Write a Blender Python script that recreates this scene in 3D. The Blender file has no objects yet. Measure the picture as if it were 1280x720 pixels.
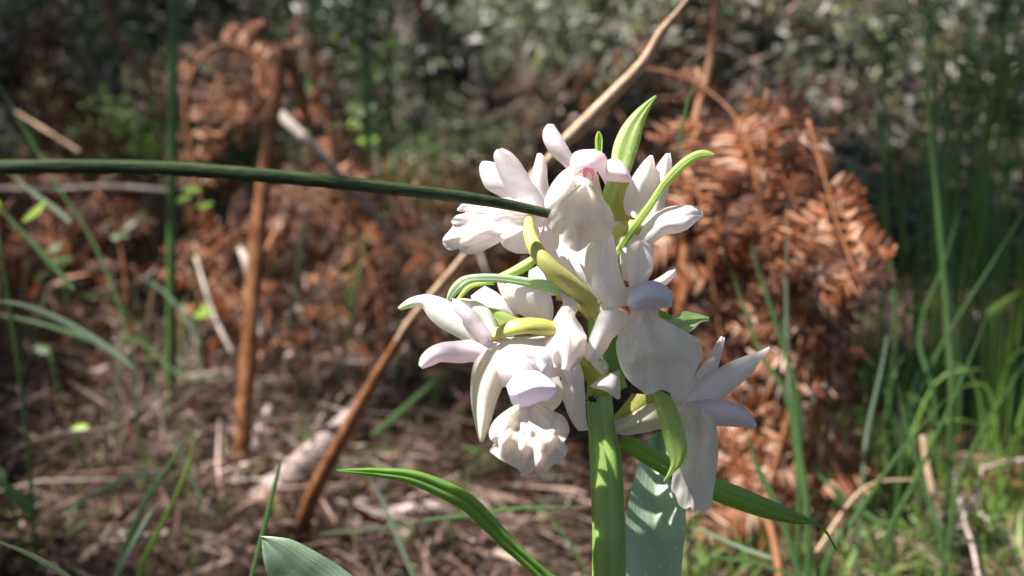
import bpy, math, random
import numpy as np
from mathutils import Vector, Matrix, noise
random.seed(7); rng = np.random.default_rng(11)
C = bpy.context.scene.collection
SC = bpy.context.scene
R = math.radians

# ------------------------------------------------------------------ camera
PITCH = R(9.0); CAMH = 0.24; FPX = 1256.0; D0 = 0.172
cam = bpy.data.cameras.new('camera'); camo = bpy.data.objects.new('camera', cam); C.objects.link(camo)
camo.location = (0, 0, CAMH); camo.rotation_euler = (R(90) - PITCH, 0, 0)
cam.sensor_width = 36; cam.lens = 36 * FPX / 1280; cam.clip_start = 0.01; cam.clip_end = 500
cam.dof.use_dof = True; cam.dof.focus_distance = 0.172; cam.dof.aperture_fstop = 17.5
SC.camera = camo
# ------------------------------------------------------------------ sky, sun, exposure
SUN = Vector((-0.48, -0.27, 0.84)).normalized()
sun_el = math.asin(SUN.z); sun_az = math.atan2(SUN.x, SUN.y)
w = bpy.data.worlds.new('World'); SC.world = w; w.use_nodes = True
nt = w.node_tree; bg = nt.nodes['Background']; sky = nt.nodes.new('ShaderNodeTexSky')
sky.sky_type = 'NISHITA'; sky.sun_disc = False; sky.sun_elevation = sun_el; sky.sun_rotation = sun_az
sky.altitude = 200; sky.air_density = 1.0; sky.dust_density = 1.5
nt.links.new(sky.outputs[0], bg.inputs[0]); bg.inputs[1].default_value = 0.05
sl = bpy.data.lights.new('sun', 'SUN'); sl.energy = 5.0; sl.angle = R(0.5); sl.color = (1, 0.955, 0.89)
so = bpy.data.objects.new('sun', sl); C.objects.link(so)
so.rotation_euler = (-SUN).to_track_quat('-Z', 'Y').to_euler()
SC.view_settings.view_transform = 'Standard'; SC.view_settings.look = 'None'
SC.view_settings.exposure = 1.58; SC.view_settings.gamma = 1
SC.cycles.max_bounces = 8; SC.cycles.transmission_bounces = 6; SC.cycles.use_denoising = True

# ------------------------------------------------------------------ helpers
FW = Vector((0, math.cos(PITCH), -math.sin(PITCH))); UP = Vector((0, math.sin(PITCH), math.cos(PITCH))); RT = Vector((1, 0, 0))
CAM = Vector((0, 0, CAMH))
def P(px, py, d):                       # pixel of the photograph at distance d (metres) -> a point of the place
    return CAM + RT * ((px - 640) / FPX * d) + UP * ((360 - py) / FPX * d) + FW * d
def PM(px, py, mm): return P(px, py, D0 + mm / 1000.0)
def sm(a, b, t):
    t = min(1, max(0, (t - a) / (b - a))); return t * t * (3 - 2 * t)
def H(x, y):                            # the lie of the land
    z = 0.018 * noise.noise(Vector((x * 2.1, y * 2.1, 0))) + 0.008 * noise.noise(Vector((x * 7, y * 7, 3)))
    r = y / max(0.3, abs(y) + 1e-6) if y > 0 else 0
    a = x / max(y, 0.5)
    right = sm(-0.05, 0.28, a)
    z += right * 0.42 * max(0, y - 1.0) * sm(0.9, 2.0, y) * (1 - sm(3.5, 9, y) * 0.5)
    left = 1 - right
    z += left * 0.05 * max(0, y - 3.0) + left * 0.22 * max(0, y - 7.5)
    if y > 8:
        cap = y * (0.20 - 0.09 * math.exp(-((a + 0.056) / 0.022) ** 2)) + 0.2
        z = min(z, cap) if z > cap else z
    return z
def gp(px, py):
    d = (P(px, py, 1) - CAM)
    t = 0.2
    while t < 30:
        p = CAM + d * t
        if p.z < H(p.x, p.y): return p
        t += 0.01
    return CAM + d * 30
def cr(pts, t):                         # Catmull-Rom through tuples, t in 0..1
    n = len(pts) - 1; s = min(n - 1e-6, max(0, t * n)); i = int(s); f = s - i
    p0 = pts[max(0, i - 1)]; p1 = pts[i]; p2 = pts[i + 1]; p3 = pts[min(n, i + 2)]
    return [0.5 * ((2 * b) + (c - a) * f + (2 * a - 5 * b + 4 * c - e) * f * f + (-a + 3 * b - 3 * c + e) * f ** 3)
            for a, b, c, e in zip(p0, p1, p2, p3)]
def mesh_from(name, v, f, uv=None, smooth=True):
    m = bpy.data.meshes.new(name); m.from_pydata([tuple(a) for a in v], [], f)
    if uv is not None:
        l = m.uv_layers.new(name='uv'); idx = np.empty(len(m.loops), dtype=np.int32); m.loops.foreach_get('vertex_index', idx)
        l.data.foreach_set('uv', np.asarray(uv, dtype=np.float32)[idx].ravel())
    if smooth: m.polygons.foreach_set('use_smooth', [True] * len(m.polygons))
    m.update(); return m
class MB:
    def __init__(s): s.v = []; s.f = []; s.uv = []
    def add(s, v, f, uv=None):
        o = len(s.v); s.v += v; s.f += [tuple(i + o for i in q) for q in f]; s.uv += uv if uv else [(0, 0)] * len(v)
    def build(s, name, mat, parent=None, root=Vector((0, 0, 0)), smooth=True, label=None):
        v = [Vector(a) - root for a in s.v]
        m = mesh_from(name, v, s.f, s.uv, smooth); m.materials.append(mat)
        o = bpy.data.objects.new(name, m); C.objects.link(o)
        if parent: o.parent = parent
        if label: o['label'] = label
        return o
def empty(name, loc, label, cat, group=None):
    o = bpy.data.objects.new(name, None); C.objects.link(o); o.location = loc; o.empty_display_size = 0.01
    o['label'] = label; o['category'] = cat
    if group: o['group'] = group
    return o
def tag(o, label, cat, group=None, kind=None):
    if label: o['label'] = label
    if cat: o['category'] = cat
    if group: o['group'] = group
    if kind: o['kind'] = kind
    return o
def grid_faces(nv, nu, wrap=False):
    f = []
    for i in range(nv - 1):
        for j in range(nu - (0 if wrap else 1)):
            k = (j + 1) % nu
            f.append((i * nu + j, i * nu + k, (i + 1) * nu + k, (i + 1) * nu + j))
    return f
def sheet(rungs, d=0, cup=0, tilt=0, ruf=0, rf=3, bump=0.15, nv=30, nu=13, by=0, seed=0, lobes=0, rag=0.0, keel=0):
    """a petal or leaf: rungs (xl,yl,xr,yr) across it, depth d (mm) along it, edges falling back by cup (mm)"""
    n = len(rungs)
    def lst(a):
        if isinstance(a, (int, float)): return [a] * n
        return [cr([(q,) for q in a], i / (n - 1))[0] if len(a) > 1 else a[0] for i in range(n)]
    D, CU, TI, BY = lst(d), lst(cup), lst(tilt), lst(by)
    pr = [tuple(map(float, rungs[i])) + (D[i], CU[i], TI[i], BY[i]) for i in range(n)]
    v = []; uv = []
    for i in range(nv):
        t = i / (nv - 1); xl, yl, xr, yr, dd, cu, ti, b = cr(pr, t)
        for j in range(nu):
            u = -1 + 2 * j / (nu - 1)
            us = u
            if rag: us = u * (1 + rag * noise.noise(Vector((t * 9 + seed, u * 0.6, seed * 3.1))) + 0.5 * rag * noise.noise(Vector((t * 22 + seed, u, seed))))
            mx, my = (xl + xr) / 2, (yl + yr) / 2
            x = mx + us * (xr - xl) / 2; y = my + us * (yr - yl) / 2 + b * (1 - u * u)
            z = dd + cu * u * u + ti * u
            if keel: z += keel * (1 - abs(u)) ** 1.5
            if lobes: z -= lobes * math.cos(3 * math.pi * u) * sm(0.15, 0.6, t)
            if ruf: z += ruf * abs(u) ** 2.2 * math.sin(rf * 2 * math.pi * t + seed * 1.7 + (2.1 if u > 0 else 0)) * sm(0, .25, t)
            if ruf and t > 0.7: z += ruf * 0.8 * sm(0.7, 1, t) * math.sin(u * 7 + seed)
            z += bump * 1.6 * noise.noise(Vector((x * 0.035, y * 0.035, seed * 5.3)))
            v.append(PM(x, y, z)); uv.append((j / (nu - 1), t))
    return v, grid_faces(nv, nu), uv
def fan(outline, base, d=(0, 0, 0), ruf=1.0, rf=5, bump=.8, bulge=0, nr=22, na=90, seed=0, knobs=(), tilt=0):
    """a lip: fans out from its narrow base to a free, scalloped outline; d = depth at base, middle, rim (mm)"""
    ol = [tuple(map(float, p)) for p in outline]; v = []; uv = []
    for i in range(nr):
        r = i / (nr - 1); dd = cr([(q,) for q in d], r)[0]
        for j in range(na):
            a = j / (na - 1); x1, y1 = cr(ol, a)
            x = base[0] + (x1 - base[0]) * r; y = base[1] + (y1 - base[1]) * r
            z = dd - bulge * math.sin(math.pi * min(1, r * 1.05)) * math.sin(math.pi * a) + tilt * (a - .5) * 2 * r
            z += ruf * r ** 3 * (math.sin(rf * 2 * math.pi * a + seed) + .6 * math.sin(rf * 1.7 * 2 * math.pi * a + seed * 2 + 1)) * .6
            z += bump * r * 2.2 * noise.noise(Vector((x * .06, y * .06, seed * 3.3))) + bump * .7 * r * noise.noise(Vector((x * .17, y * .17, seed)))
            for kx, ky, kr, kh in knobs: z -= kh * math.exp(-((x - kx) ** 2 + (y - ky) ** 2) / (kr * kr))
            v.append(PM(x, y, z)); uv.append((a, r))
    return v, grid_faces(nr, na), uv
def tube(pts, rad, seg=12, ribs=0, n=None, cap=True, ellip=1.0):
    n = n or max(6, len(pts) * 6)
    pr = [tuple(p) + (r,) for p, r in zip(pts, rad)]
    S = [cr(pr, i / (n - 1)) for i in range(n)]
    v = []; uv = []; prev = None
    for i, s in enumerate(S):
        a = Vector(S[max(0, i - 1)][:3]); b = Vector(S[min(n - 1, i + 1)][:3]); t = (b - a).normalized()
        if prev is None: prev = t.orthogonal().normalized()
        prev = (prev - t * prev.dot(t)).normalized(); q = t.cross(prev)
        for k in range(seg):
            an = 2 * math.pi * k / seg; r = max(1e-5, s[3]) * (1 + (0.07 * math.cos(ribs * an) if ribs else 0))
            v.append(Vector(s[:3]) + prev * math.cos(an) * r + q * math.sin(an) * r * ellip); uv.append((k / seg, i / (n - 1)))
    f = grid_faces(n, seg, True)
    if cap:
        f.append(tuple(range(seg))[::-1]); f.append(tuple((n - 1) * seg + k for k in range(seg)))
    return v, f, uv
def ribbon(pts, wid, nrm=None, fold=0.25, n=None, twist=0.0):
    """grass blade: folded strip along pts (Vectors), width wid (m) tapering by list"""
    n = n or max(8, len(pts) * 4)
    if isinstance(wid, (int, float)): wid = [wid * .75, wid, wid * .9, wid * .6, wid * 0.06]
    S = [Vector(cr([tuple(p) for p in pts], i / (n - 1))) for i in range(n)]
    v = []; uv = []; nrm = Vector(nrm or (0.2, -1, 0.35)).normalized()
    for i, s in enumerate(S):
        t = (S[min(n - 1, i + 1)] - S[max(0, i - 1)]).normalized()
        nn = Matrix.Rotation(twist * i / n, 3, t) @ nrm
        side = t.cross(nn)
        if side.length < 1e-4: side = t.orthogonal()
        side.normalize(); nn = side.cross(t)
        ww = cr([(a,) for a in wid], i / (n - 1))[0] / 2
        for k, u in enumerate((-1, -0.5, 0, 0.5, 1)):
            v.append(s + side * u * ww + nn * (-abs(u) * fold * ww)); uv.append((k / 4, i / (n - 1)))
    return v, grid_faces(n, 5), uv
def path(pp, ds):
    """pixel pairs + distances -> points"""
    n = len(pp); out = []
    for i, (x, y) in enumerate(pp):
        d = ds if isinstance(ds, (int, float)) else cr([(q,) for q in ds], i / (n - 1))[0] if len(ds) != n else ds[i]
        out.append(P(x, y, d))
    return out
def rooted(pts):
    """carry the last point on down to the ground"""
    p = pts[-1]; q = Vector((p.x + (p.x - pts[-2].x) * .3, p.y, 0)); q.z = H(q.x, q.y) - .004
    if p.z - q.z > 0.01: pts = pts + [(p + q) / 2 if p.z - q.z > .1 else q] + ([q] if p.z - q.z > .1 else [])
    return pts

# ------------------------------------------------------------------ materials
def newmat(name):
    m = bpy.data.materials.new(name); m.use_nodes = True; t = m.node_tree; t.nodes.clear()
    out = t.nodes.new('ShaderNodeOutputMaterial'); return m, t, out
def ramp(t, stops, src):
    r = t.nodes.new('ShaderNodeValToRGB'); e = r.color_ramp.elements
    while len(e) < len(stops): e.new(0.5)
    for k, (p, c) in zip(e, stops): k.position = p; k.color = (*c, 1)
    t.links.new(src, r.inputs[0]); return r.outputs[0]
def nz(t, scale, detail=4, coord=None, rough=0.55, stretch=None):
    n = t.nodes.new('ShaderNodeTexNoise'); n.inputs['Scale'].default_value = scale; n.inputs['Detail'].default_value = detail
    n.inputs['Roughness'].default_value = rough
    if coord is None:
        g = t.nodes.new('ShaderNodeTexCoord'); coord = g.outputs['Object']
    if stretch:
        mp = t.nodes.new('ShaderNodeMapping'); mp.inputs['Scale'].default_value = stretch; t.links.new(coord, mp.inputs[0]); coord = mp.outputs[0]
    t.links.new(coord, n.inputs['Vector']); return n.outputs['Fac']
def math_(t, op, a, b=0.0):
    n = t.nodes.new('ShaderNodeMath'); n.operation = op
    for i, x in enumerate((a, b)):
        if isinstance(x, (int, float)): n.inputs[i].default_value = x
        else: t.links.new(x, n.inputs[i])
    return n.outputs[0]
def mixc(t, fac, a, b, mode='MIX'):
    n = t.nodes.new('ShaderNodeMix'); n.data_type = 'RGBA'; n.blend_type = mode
    for s, x in ((n.inputs[0], fac), (n.inputs[6], a), (n.inputs[7], b)):
        if isinstance(x, tuple): s.default_value = (*x, 1)
        elif isinstance(x, (int, float)): s.default_value = x
        else: t.links.new(x, s)
    return n.outputs[2]
def finish(t, out, col, rough=0.5, trans=0.0, tcol=None, bump=None, bstr=0.3, bdist=0.001, spec=0.5, sss=0, tfac=None):
    p = t.nodes.new('ShaderNodeBsdfPrincipled')
    t.links.new(col, p.inputs['Base Color']); p.inputs['Roughness'].default_value = rough
    p.inputs['Specular IOR Level'].default_value = spec
    if sss:
        p.inputs['Subsurface Weight'].default_value = sss; p.inputs['Subsurface Radius'].default_value = (0.003, 0.005, 0.0012); p.inputs['Subsurface Scale'].default_value = 1
    bn = None
    if bump is not None:
        b = t.nodes.new('ShaderNodeBump'); b.inputs['Strength'].default_value = bstr; b.inputs['Distance'].default_value = bdist
        t.links.new(bump, b.inputs['Height']); bn = b.outputs[0]; t.links.new(bn, p.inputs['Normal'])
    if trans:
        tr = t.nodes.new('ShaderNodeBsdfTranslucent'); t.links.new(tcol if tcol is not None else col, tr.inputs[0])
        if bn is not None: t.links.new(bn, tr.inputs['Normal'])
        mx = t.nodes.new('ShaderNodeMixShader'); mx.inputs[0].default_value = trans
        if tfac is not None: t.links.new(tfac, mx.inputs[0])
        t.links.new(p.outputs[0], mx.inputs[1]); t.links.new(tr.outputs[0], mx.inputs[2]); t.links.new(mx.outputs[0], out.inputs[0])
    else: t.links.new(p.outputs[0], out.inputs[0])
def uvnode(t): 
    n = t.nodes.new('ShaderNodeUVMap'); n.uv_map = 'uv'; return n.outputs[0]
def petal_mat(name, base, edge, tcol, trans=0.56, tip=None, rough=0.42, blush=None):
    m, t, o = newmat(name); uv = uvnode(t)
    vein = nz(t, 1, 3, uv, .5, (22, 1.2, 1)); cell = nz(t, 1100, 3); big = nz(t, 110, 3)
    v = ramp(t, [(0.30, edge), (0.55, base)], vein)
    c = mixc(t, ramp(t, [(0.35, (0, 0, 0)), (0.7, (1, 1, 1))], big), v, base)
    if tip:
        s = t.nodes.new('ShaderNodeSeparateXYZ'); t.links.new(uv, s.inputs[0])
        c = mixc(t, ramp(t, [(0.0, (1, 1, 1)), (0.22, (0, 0, 0))], s.outputs[1]), c, tip)
    if blush:
        s2 = t.nodes.new('ShaderNodeSeparateXYZ'); t.links.new(uv, s2.inputs[0])
        wob = math_(t, 'ADD', s2.outputs[0], math_(t, 'MULTIPLY', math_(t, 'SUBTRACT', big, .5), .25))
        c = mixc(t, ramp(t, [(.38, (0, 0, 0)), (.5, (.65,) * 3), (.56, (.45,) * 3), (.7, (0, 0, 0))], wob), c, blush)
    tc = mixc(t, 0.75, c, tcol, 'MULTIPLY')
    h = math_(t, 'ADD', math_(t, 'ADD', math_(t, 'MULTIPLY', vein, 0.35), math_(t, 'MULTIPLY', nz(t, 230, 4), .8)), math_(t, 'MULTIPLY', cell, 0.2))
    s3 = t.nodes.new('ShaderNodeSeparateXYZ'); t.links.new(uv, s3.inputs[0])
    e1 = math_(t, 'ABSOLUTE', math_(t, 'SUBTRACT', s3.outputs[0], .5))      # 0 along the midrib, .5 at the margin
    mid = ramp(t, [(.0, (1, 1, 1)), (.035, (0, 0, 0))], e1); c = mixc(t, math_(t, 'MULTIPLY', mid, .35), c, edge)
    base_ = ramp(t, [(.55, (0, 0, 0)), (1.0, (1, 1, 1))], s3.outputs[1]); c = mixc(t, math_(t, 'MULTIPLY', base_, .25), c, edge)
    tf = math_(t, 'ADD', trans - .08, math_(t, 'MULTIPLY', ramp(t, [(.25, (0, 0, 0)), (.5, (1, 1, 1))], e1), .26))
    finish(t, o, c, rough, trans, tc, h, 0.35, 0.0006, 0.35, tfac=tf); return m
M = {}
M['petal'] = petal_mat('petal_white', (.94, .90, .91), (.85, .75, .82), (1.0, .93, .88))
M['petal_pink'] = petal_mat('petal_blush', (.91, .84, .88), (.83, .68, .78), (1.0, .88, .90))
M['petal_cream'] = petal_mat('petal_cream', (.91, .89, .78), (.86, .83, .70), (1.0, .95, .78))
M['petal_lip'] = petal_mat('petal_lip', (.92, .885, .82), (.87, .79, .76), (1.0, .92, .82), blush=(.84, .68, .68))
M['petal_lilac'] = petal_mat('petal_lilac', (.83, .79, .86), (.77, .71, .82), (.95, .85, 1.0), .35)
M['petal_green'] = petal_mat('petal_green_tip', (.88, .87, .83), (.80, .82, .72), (1.0, 1.0, .75), .42, (.55, .68, .30))
M['throat'] = petal_mat('throat_mark', (.75, .35, .48), (.45, .06, .16), (1, .6, .7), .25)
def leaf_mat(name, a, b, dark, trans=0.35, tcol=(.75, 1.0, .25), rough=0.4, spec=0.5, speck=0.0, vs=34):
    m, t, o = newmat(name); uv = uvnode(t)
    vein = nz(t, 1, 2, uv, .5, (vs, .9, 1)); cell = nz(t, 1400, 2); big = nz(t, 60, 4)
    c = ramp(t, [(0.36, a), (0.6, b)], big)
    c = mixc(t, ramp(t, [(0.36, (.4, .4, .4)), (0.6, (0, 0, 0))], vein), c, dark)
    if speck:
        vo = t.nodes.new('ShaderNodeTexVoronoi'); vo.inputs['Scale'].default_value = 480
        g = t.nodes.new('ShaderNodeTexCoord'); t.links.new(g.outputs['Object'], vo.inputs[0])
        c = mixc(t, ramp(t, [(0.0, (speck,) * 3), (0.22, (0, 0, 0))], vo.outputs[0]), c, (.8, .85, .7))
    tc = mixc(t, 1.0, c, tcol, 'MULTIPLY'); tc = mixc(t, 1.0, tc, (1.9, 1.9, 1.9), 'MULTIPLY')
    h = math_(t, 'ADD', vein, math_(t, 'MULTIPLY', cell, 0.3))
    finish(t, o, c, rough, trans, tc, h, 0.22, 0.0006, spec, sss=0 if trans else .6); return m
M['bract'] = leaf_mat('bract_green', (.30, .40, .12), (.40, .50, .18), (.22, .33, .08), .45, (.9, 1, .35), speck=.5)
M['bract_olive'] = leaf_mat('bract_olive', (.34, .38, .07), (.46, .46, .12), (.28, .30, .05), .35, (1, .95, .3))
M['bract_grey'] = leaf_mat('bract_greygreen', (.30, .42, .28), (.42, .52, .38), (.22, .34, .18), .35, (.85, 1, .5))
M['leaf'] = leaf_mat('orchid_leaf', (.16, .30, .06), (.22, .38, .09), (.11, .22, .05), .40, (.8, 1, .2), rough=.35)
M['leaf_glauc'] = leaf_mat('orchid_leaf_back', (.29, .41, .27), (.37, .49, .35), (.23, .35, .21), .25, (.8, 1, .6), rough=.3, spec=.8, speck=.35)
M['stem'] = leaf_mat('orchid_stem', (.20, .31, .08), (.27, .38, .11), (.16, .26, .06), .0, rough=.38, vs=22)
M['ovary'] = leaf_mat('ovary_yellow', (.50, .48, .12), (.58, .55, .2), (.36, .40, .08), .15, (1, .95, .3), rough=.35, vs=8)

def stalk_mat(name, cols, rough=.7, bs=.6, sx=(400, 400, 18), spec=.3):
    m, t, o = newmat(name); uv = uvnode(t)
    a = nz(t, 1, 5, uv, .6, (9, 26, 1)); b = nz(t, 90, 5)
    f = math_(t, 'ADD', math_(t, 'MULTIPLY', a, .6), math_(t, 'MULTIPLY', b, .4))
    c = ramp(t, [(.34, cols[0]), (.5, cols[1]), (.66, cols[2])], f)
    finish(t, o, c, rough, 0, None, f, bs, .0012, spec); return m
M['rush'] = stalk_mat('rush_green', [(.020, .034, .012), (.036, .056, .020), (.060, .085, .035)], .5, .5, spec=.35)
M['rush_bright'] = stalk_mat('rush_fresh', [(.035, .075, .022), (.06, .11, .03), (.09, .15, .045)], .4, .25)
M['stalk_brown'] = stalk_mat('stalk_brown', [(.07, .025, .010), (.19, .075, .03), (.33, .16, .08)], .5)
M['stalk_tan'] = stalk_mat('stalk_tan', [(.30, .17, .10), (.48, .32, .21), (.62, .48, .36)], .45)
M['wood_grey'] = stalk_mat('wood_grey', [(.13, .09, .085), (.34, .26, .24), (.55, .46, .43)], .8, 1)
M['wood_pale'] = stalk_mat('wood_pale', [(.30, .24, .19), (.52, .45, .38), (.68, .62, .55)], .7)
M['bark'] = stalk_mat('bark', [(.03, .025, .023), (.10, .08, .075), (.22, .19, .18)], .9, 1)
M['black'] = stalk_mat('insect_black', [(.008, .008, .008), (.012, .012, .012), (.03, .03, .03)], .25)
def foliage_mat(name, stops, trans=.35, rough=.5, spec=.4, tmul=1.5, tcol=(.8, 1, .4)):
    m, t, o = newmat(name); g = t.nodes.new('ShaderNodeNewGeometry')
    c = ramp(t, stops, g.outputs['Random Per Island'])
    big = nz(t, 30, 3); c = mixc(t, .5, c, ramp(t, [(.3, (.6, .6, .6)), (.7, (1, 1, 1))], big), 'MULTIPLY')
    tc = mixc(t, 1.0, c, tuple(tmul * q for q in tcol), 'MULTIPLY')
    finish(t, o, c, rough, trans, tc, None, spec=spec); return m
M['blade'] = foliage_mat('grass_blade', [(0, (.05, .10, .035)), (.5, (.08, .155, .05)), (1, (.13, .23, .08))], .35, .4)
M['blade_pale'] = foliage_mat('grass_blade_pale', [(0, (.13, .18, .11)), (1, (.22, .29, .19))], .3, .35, .6)
M['blade_vivid'] = foliage_mat('grass_blade_vivid', [(0, (.10, .19, .035)), (.7, (.20, .31, .07)), (1, (.34, .42, .17))], .45, .4)
M['blade_dry'] = foliage_mat('grass_blade_dry', [(0, (.04, .027, .018)), (.6, (.15, .10, .07)), (1, (.50, .40, .33))], .3, .55, tcol=(1, .8, .6))
M['litter'] = foliage_mat('leaf_litter', [(0, (.016, .010, .008)), (.5, (.055, .028, .021)), (.76, (.17, .09, .07)), (.91, (.40, .275, .235)), (1, (.62, .52, .48))], .12, .6, tcol=(1, .7, .5))
M['needle'] = foliage_mat('pine_needle_litter', [(0, (.02, .011, .008)), (.6, (.085, .045, .032)), (.85, (.22, .13, .095)), (1, (.48, .34, .28))], .05, .5, tcol=(1, .7, .5))
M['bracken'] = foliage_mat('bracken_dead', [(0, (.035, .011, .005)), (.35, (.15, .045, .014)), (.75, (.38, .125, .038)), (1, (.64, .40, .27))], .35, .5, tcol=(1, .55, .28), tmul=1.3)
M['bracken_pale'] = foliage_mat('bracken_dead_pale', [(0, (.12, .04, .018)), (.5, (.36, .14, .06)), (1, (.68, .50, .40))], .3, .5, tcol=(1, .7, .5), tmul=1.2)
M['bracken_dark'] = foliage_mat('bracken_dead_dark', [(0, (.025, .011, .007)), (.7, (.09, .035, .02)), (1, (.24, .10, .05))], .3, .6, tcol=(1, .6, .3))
M['pine_leaf'] = foliage_mat('pine_foliage', [(0, (.022, .034, .024)), (.5, (.05, .065, .045)), (1, (.13, .15, .11))], .25, .45)
M['shrub_grey'] = foliage_mat('shrub_greygreen', [(0, (.05, .06, .05)), (.5, (.19, .205, .175)), (.8, (.42, .42, .38)), (1, (.70, .64, .64))], .35, .5)
M['shrub_green'] = foliage_mat('shrub_green', [(0, (.045, .075, .03)), (.6, (.09, .13, .045)), (1, (.18, .23, .09))], .4, .5)
M['shrub_dark'] = foliage_mat('shrub_dark', [(0, (.014, .018, .014)), (.7, (.035, .042, .034)), (1, (.13, .12, .11))], .2, .6)
M['seedling'] = foliage_mat('seedling_leaf', [(0, (.22, .38, .04)), (1, (.38, .55, .08))], .5, .45)

# ------------------------------------------------------------------ ground and hills
def ground():
    xs = sorted(set([round(-1.4 + i * .03, 3) for i in range(94)] + [-90, -60, -40, -28, -20, -15, -11, -8, -6, -4.5, -3.5, -2.7, -2, 2, 2.7, 3.5, 4.5, 6, 8, 11, 15, 20, 28, 40, 60, 90]))
    ys = [-60, -20, -8, -3, -1.2, -.5] + [i * .03 for i in range(70)] + [2.1 + i * .15 for i in range(50)] + [9.8, 10.5, 11.5, 13, 15, 18, 22, 28, 36, 48, 64, 90]
    v = [(x, y, H(x, y)) for y in ys for x in xs]
    mb = MB(); mb.add(v, grid_faces(len(ys), len(xs)))
    m, t, o = newmat('soil_and_litter')
    a = nz(t, 14, 8, rough=.7); b = nz(t, 160, 5, rough=.7); cpos = nz(t, 1.6, 4)
    f = math_(t, 'ADD', math_(t, 'MULTIPLY', a, .45), math_(t, 'MULTIPLY', b, .55))
    c = ramp(t, [(.36, (.012, .008, .006)), (.48, (.04, .024, .017)), (.58, (.09, .055, .04)), (.7, (.18, .12, .095))], f)
    g = ramp(t, [(.40, (.022, .03, .016)), (.6, (.09, .11, .06))], f)
    c = mixc(t, ramp(t, [(.48, (0, 0, 0)), (.6, (.8, .8, .8))], cpos), c, g)
    finish(t, o, c, .9, 0, None, f, 1, .01, .2)
    return tag(mb.build('ground', m), None, None, kind='structure')
ground()

def leaf_cloud(centers, L, W, dirs=None, jitter=1.0, bend=.3):
    """kite-shaped leaves, numpy: centers (n,3), lengths, widths -> verts, quads"""
    n = len(centers); L = np.broadcast_to(L, n).astype(float); W = np.broadcast_to(W, n).astype(float)
    t = rng.normal(size=(n, 3)) if dirs is None else dirs + rng.normal(size=(n, 3)) * jitter
    t /= np.linalg.norm(t, axis=1)[:, None] + 1e-9
    r = rng.normal(size=(n, 3)); s = np.cross(t, r); s /= np.linalg.norm(s, axis=1)[:, None] + 1e-9
    nn = np.cross(s, t)
    b = centers - t * L[:, None] / 2; e = centers + t * L[:, None] / 2
    mid = centers + nn * (L * bend * rng.uniform(-.6, .6, n))[:, None]
    l = mid - s * W[:, None] / 2; rr = mid + s * W[:, None] / 2
    v = np.stack([b, l, e, rr], axis=1).reshape(-1, 3)
    f = np.arange(n * 4).reshape(n, 4)
    return v, f
def np_obj(name, v, f, mat, parent=None, root=(0, 0, 0)):
    m = bpy.data.meshes.new(name); v = v - np.array(root)
    m.vertices.add(len(v)); m.vertices.foreach_set('co', v.astype(np.float32).ravel())
    k = f.shape[1]; m.loops.add(f.size); m.loops.foreach_set('vertex_index', f.astype(np.int32).ravel())
    m.polygons.add(len(f)); m.polygons.foreach_set('loop_start', np.arange(0, f.size, k, dtype=np.int32)); m.polygons.foreach_set('loop_total', np.full(len(f), k, dtype=np.int32))
    m.update(calc_edges=True); m.materials.append(mat)
    o = bpy.data.objects.new(name, m); C.objects.link(o)
    if parent: o.parent = parent
    return o
Hn = np.vectorize(H)

def scatter(name, n, mat, Lr, Wr, ymin, ymax, lift, flat=.35, label=None, dens=None, xl=-1.3, xr=1.15, pw=1.0, bend=.5):
    n = int(n * (xr - xl + .5) / 1.24); u = rng.random(n) ** pw; y = ymin + (ymax - ymin) * u
    x = (rng.random(n) * (xr - xl) + xl) * (y + .12)
    if dens is not None:
        k = np.array([dens(a, b) for a, b in zip(x, y)]) > rng.random(n); x, y = x[k], y[k]
    n = len(x); z = Hn(x, y) + rng.random(n) * lift + .001
    d = np.stack([rng.normal(size=n), rng.normal(size=n), rng.normal(size=n) * flat], 1)
    sc = (1 + y * .25)
    v, f = leaf_cloud(np.stack([x, y, z], 1), rng.uniform(*Lr, n) * sc, rng.uniform(*Wr, n) * sc, d, 0.0, bend)
    # lay most of them flat: squash towards own centre height
    c = v.reshape(-1, 4, 3); cz = c[:, :, 2].mean(1, keepdims=True); c[:, :, 2] = cz + (c[:, :, 2] - cz) * rng.uniform(.25, 1.3, (len(c), 1))
    o = np_obj(name, c.reshape(-1, 3), f, mat); tag(o, label, 'ground cover', kind='stuff'); return o
scatter('leaf_litter', 20000, M['litter'], (.005, .018), (.002, .006), .26, 4.5, .022, label='brown and pinkish dead leaf flakes covering the forest floor', pw=1.5)
scatter('straw', 3200, M['blade_dry'], (.04, .13), (.0012, .0026), .26, 3.0, .035, .35, label='pale dry straw strewn over the forest floor', pw=1.3, bend=.25, dens=lambda x, y: .35 + noise.noise(Vector((x * 3, y * 3, 77))) * 1.4)
scatter('pine_needles', 40000, M['needle'], (.02, .07), (.0009, .0020),   .26, 3.2, .032, .5, label='fallen brown pine needles lying over the forest floor', pw=1.4, bend=.15)
def gd(x, y):
    a = x / (y + .1)
    return (3.0 if a > .2 + .1 * noise.noise(Vector((x * 9, y * 9, 1))) and y < .9 else .0) + max(0, noise.noise(Vector((x * 2.2, y * 2.2, 9))) * .7 - .12)
scatter('low_grass', 30000, M['blade_vivid'], (.02, .06), (.0012, .003), .3, 3.5, .022, 2.0, label='short green grass and moss sprouting through the leaf litter', dens=gd, pw=1.3)
scatter('dead_fern_debris', 9000, M['bracken_dark'], (.008, .03), (.002, .006), .5, 4.0, .05, .8, label='crumbled rust brown fern scraps heaped behind the flower', dens=lambda x, y: .25 + max(0, noise.noise(Vector((x * 1.8, y * 1.8, 4))) * 1.8), pw=1.1)

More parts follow.
